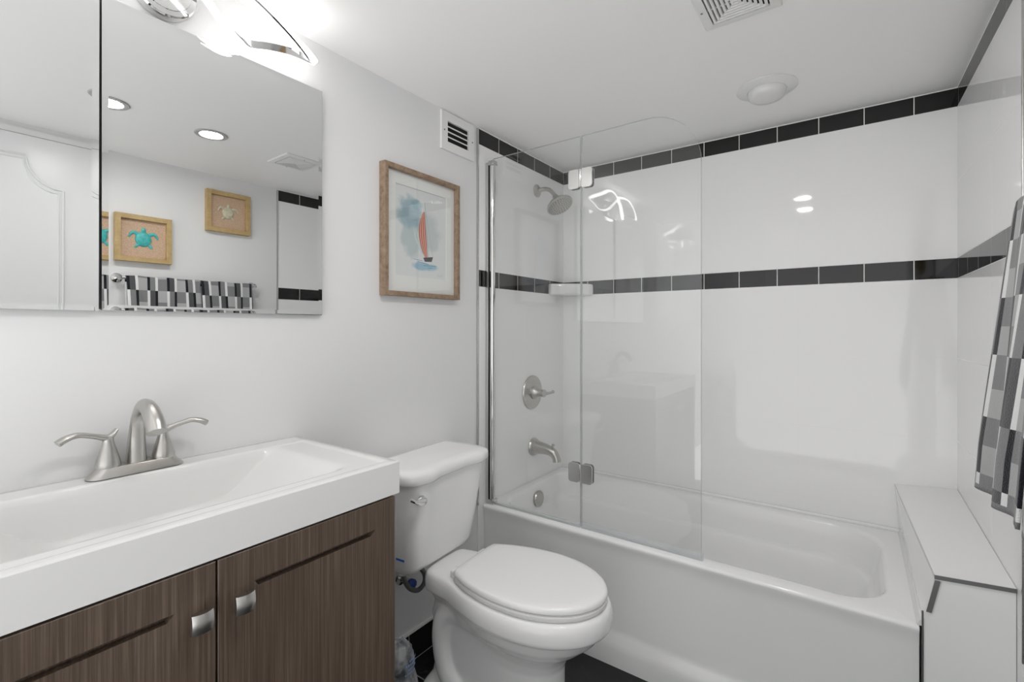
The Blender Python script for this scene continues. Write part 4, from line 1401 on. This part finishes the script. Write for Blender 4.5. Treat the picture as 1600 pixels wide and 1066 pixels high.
def dome_light():
    t = thing('ceiling_light', 'unlit white round ceiling light with domed lens above the bathtub', 'light', (1.098, 1.992, ZC))
    bm = bmesh.new()
    lathe(bm, [(0.101, 0.0005), (0.102, 0.003), (0.098, 0.0055), (0.075, 0.010), (0.066, 0.013), (0.064, 0.012), (0.064, 0.003), (0.0, 0.003)], (0, 0, 0), (0, 0, -1), 48)
    obj('trim_ring', bm, M['plastic'], t, ang=30)
    bm = bmesh.new()
    lathe(bm, [(0.0635, 0.004), (0.0635, 0.020), (0.060, 0.032), (0.050, 0.041), (0.030, 0.046), (0.0, 0.047)], (0, 0, 0), (0, 0, -1), 48)
    obj('lens', bm, M['frostlens'], t, ang=50)
dome_light()

def downlight(x, y, label):
    t = thing('downlight', label, 'light', (x, y, ZC), 0, 'lit recessed downlights')
    bm = bmesh.new()
    lathe(bm, [(0.066, 0.0004), (0.067, 0.002), (0.064, 0.005), (0.050, 0.006), (0.046, 0.0045), (0.046, 0.0004)], (0, 0, 0), (0, 0, -1), 40, cap0=False, cap1=False)
    obj('trim_ring', bm, M['ring'], t, ang=30)
    bm = bmesh.new()
    lathe(bm, [(0.0458, 0.0006), (0.0458, 0.0035), (0.0, 0.004)], (0, 0, 0), (0, 0, -1), 40)
    obj('lens', bm, M['lens'], t, ang=30)
downlight(1.055, 0.597, 'lit recessed downlight nearer the door, cut by the mirror edge')
downlight(1.072, 0.973, 'lit recessed downlight nearer the square ceiling vent')

# ---------------------------------------------------------------- towels on the right wall
BARX = 0.042
def towel_bar():
    y0, y1, z = 0.790, 1.447, 1.512
    t = thing('towel_bar', 'silver towel bar on the right wall carrying the checked towels', 'towel bar', (0, 0, 0))
    P = lambda y, d, z: Vector((WR(y) - d, y, z))
    bm = bmesh.new()
    tube(bm, [P(y0, BARX, z), P(y1, BARX, z)], 0.008, 16)
    obj('bar', bm, M['chrome'], t)
    for y in (y0, y1):
        bm = bmesh.new()
        lathe(bm, [(0.024, 0.0005), (0.024, 0.006), (0.012, 0.012), (0.010, 0.026), (0.012, 0.034), (0.013, BARX + 0.008), (0.0, BARX + 0.010)], P(y, 0, z), (-1, 0, 0), 24)
        obj('bracket', bm, M['chrome'], t)
towel_bar()

TOW = [mat('towel ' + n, c, 0.95, spec=0.1, bump=(420, 1.0, (1, 1, 1)), sheen=0.3) for n, c in (('black', (0.012, 0.013, 0.018)), ('charcoal', (0.09, 0.09, 0.095)), ('grey', (0.22, 0.22, 0.225)), ('light grey', (0.42, 0.42, 0.425)), ('white', (0.76, 0.76, 0.76)))]
def towel(yc, wd, zlow, zlow_back, seed, label):
    rnd = random.Random(seed)
    z = 1.512
    t = thing('towel', label, 'towel', (0, 0, 0), 0, 'checked towels on the towel bar')
    # profile along the length: back hem -> over the bar -> front hem ; (d from wall, height)
    prof_ = []
    r = 0.0125
    nb = 26
    for i in range(nb):
        zz = zlow_back + (z - zlow_back) * i / nb
        prof_.append((BARX - r - 0.004 * (1 - i / nb), zz, (z - zz)))
    for i in range(9):
        a = PI - PI * i / 8
        prof_.append((BARX + r * math.cos(a), z + r * math.sin(a), 0.0))
    nf = 50
    for i in range(1, nf + 1):
        zz = z - (z - zlow) * i / nf
        f = i / nf
        prof_.append((BARX + r + 0.042 * f ** 0.9, zz, (z - zz)))
    # cumulative length for the pattern
    L = [0.0]
    for p, q in zip(prof_[:-1], prof_[1:]):
        L.append(L[-1] + math.hypot(q[0] - p[0], q[1] - p[1]))
    # stripe pattern: wide checked grey columns between narrow black-and-white ones
    cols = []
    y = 0.0
    k = 0
    pat = [('n', 0.0115), ('m', 0.023), ('n', 0.0115), ('w', 0.040)]
    while y < wd - 1e-6:
        kind, ww = pat[k % 4]
        ww = min(ww, wd - y)
        cols.append((y, y + ww, kind, k))
        y += ww
        k += 1
    ycuts = []
    for a, b_, kind, k in cols:
        m = 2 if kind == 'n' else (3 if kind == 'm' else 4)
        for i in range(m):
            ycuts.append((a + (b_ - a) * i / m, kind, k))
    ycuts.append((wd, None, 0))
    fq = [(rnd.uniform(38, 50), rnd.uniform(0, 6.28), rnd.uniform(0.006, 0.010)), (rnd.uniform(80, 110), rnd.uniform(0, 6.28), rnd.uniform(0.002, 0.004))]
    bm = bmesh.new()
    grid = []
    for (yy, kind, k) in ycuts:
        row = []
        for (d, zz, drop) in prof_:
            f = min(1.0, drop / 0.5)
            lean = 0.012 * math.sin(yy * 17 + seed) * f
            fold = sum(am * math.sin(fr * yy + ph + 1.5 * f) for fr, ph, am in fq) * (0.25 + 0.75 * f)
            Y = yc - wd / 2 + yy + lean
            front = 1.0 if d > BARX else 0.0
            dd = d + (fold + 0.010 * f) * front * (1.0 if drop > 0 else 0.2)
            dd = max(dd, 0.007 if not front else BARX + 0.011)
            sag = -0.004 * abs(math.sin(yy * 23 + seed))
            row.append(bm.verts.new((WR(Y) - dd, Y, zz + (sag if drop == 0 else 0))))
        grid.append(row)
    H = 0.062
    for i in range(len(ycuts) - 1):
        kind, k = ycuts[i][1], ycuts[i][2]
        for j in range(len(prof_) - 1):
            f = bm.faces.new((grid[i][j], grid[i + 1][j], grid[i + 1][j + 1], grid[i][j + 1]))
            s = int((L[j] + 0.5 * (L[j + 1] - L[j])) / H)
            hem = L[-1] - L[j] < 0.022
            if kind == 'n':
                mi = (0, 4)[((s // 2) + (k // 2)) % 2]
            elif kind == 'm':
                mi = (1, 2)[((s // 2) + 0) % 2] if (k // 4) % 2 == 0 else (2, 1)[(s // 2) % 2]
            else:
                mi = (2, 3)[(s + k // 4) % 2]
            if hem:
                mi = 2
            f.material_index = mi
    o = obj('cloth', bm, TOW, t, ang=80, fix=True)
    md = o.modifiers.new('thickness', 'SOLIDIFY')
    md.thickness = 0.006
    md.offset = 0.0
    return t
towel(0.982, 0.330, 0.905, 0.99, 2, 'black white and grey checked towel on the bar, under the teal turtle picture')
towel(1.292, 0.275, 0.915, 1.00, 7, 'black white and grey checked towel on the bar end nearest the tiled shower')

# ---------------------------------------------------------------- turtle pictures on the right wall
def turtle_picture(name, y0, y1, z0, z1, tm, sc_, label):
    cy, cz = (y0 + y1) / 2, (z0 + z1) / 2
    t = thing(name, label, 'picture', (WR(cy) - 0.0005, cy, cz), R(1.15))
    a, h = (y1 - y0) / 2, (z1 - z0) / 2
    bm = bmesh.new()
    frame_ring(bm, -a, a, -h, h, 0.024, 0.001, 0.032, sx=-1.0)
    obj('frame', bm, M['pine'], t)
    bm = bmesh.new()
    box(bm, (-0.012, -a + 0.0242, -h + 0.0242), (-0.001, a - 0.0242, h - 0.0242))
    obj('burlap_panel', bm, M['burlap'], t, flat=True)
    # turtle relief
    bm = bmesh.new()
    def ell(c_, rx, ry, rz, rot=0.0):
        q = bmesh.new()
        bmesh.ops.create_uvsphere(q, u_segments=20, v_segments=12, radius=1.0)
        mt = Matrix.Translation(Vector((-0.012, 0, 0)) + Vector((-c_[0], c_[1], c_[2]))) @ Matrix.Rotation(rot, 4, 'X') @ Matrix.Diagonal((rx, ry, rz, 1))
        merge(bm, q, 0, mt)
    S = sc_
    ell((0.001, -0.001, 0), 0.012 * S, 0.036 * S, 0.039 * S)
    sh = obj('turtle', bm, tm, t, ang=60)
    bm = bmesh.new()
    ell((0.003, 0, 0.046 * S), 0.008 * S, 0.010 * S, 0.014 * S)
    obj('head', bm, tm, sh, ang=60)
    for s in (-1, 1):
        bm = bmesh.new()
        pts = catmull([(-0.013, s * 0.022 * S, 0.022 * S), (-0.015, s * 0.040 * S, 0.032 * S), (-0.015, s * 0.054 * S, 0.024 * S), (-0.014, s * 0.062 * S, 0.006 * S)], 5)
        tube(bm, pts, [(0.010 * S * (1 - 0.6 * i / 15), 0.0035) for i in range(len(pts))], 10, up=(1, 0, 0))
        obj('flipper', bm, tm, sh, ang=60)
        bm = bmesh.new()
        pts = catmull([(-0.013, s * 0.018 * S, -0.026 * S), (-0.014, s * 0.030 * S, -0.036 * S), (-0.014, s * 0.036 * S, -0.046 * S)], 5)
        tube(bm, pts, [(0.008 * S * (1 - 0.4 * i / 10), 0.003) for i in range(len(pts))], 10, up=(1, 0, 0))
        obj('flipper', bm, tm, sh, ang=60)
    bm = bmesh.new()
    for (y, z) in ((0, 0.0), (0, 0.018), (0, -0.018), (0.015, 0.009), (-0.015, 0.009), (0.015, -0.011), (-0.015, -0.011)):
        lathe(bm, [(0.0075 * S, 0.0), (0.0060 * S, 0.0015), (0.0, 0.002)], (-0.0115 - 0.0125 * S * math.sqrt(max(0, 1 - (y / 0.033) ** 2 - (z / 0.037) ** 2)), y * S, z * S), (-1, 0, 0), 6)
    obj('shell_plates', bm, tm, sh, ang=20)
turtle_picture('turtle_picture', 0.778, 1.022, 1.600, 1.842, M['teal'], 1.0, 'gold wood shadow box with a teal turtle, hung above the towel bar')
turtle_picture('turtle_picture', 1.192, 1.432, 1.818, 2.056, M['cream'], 0.9, 'gold wood shadow box with a cream turtle, hung near the ceiling by the tile')
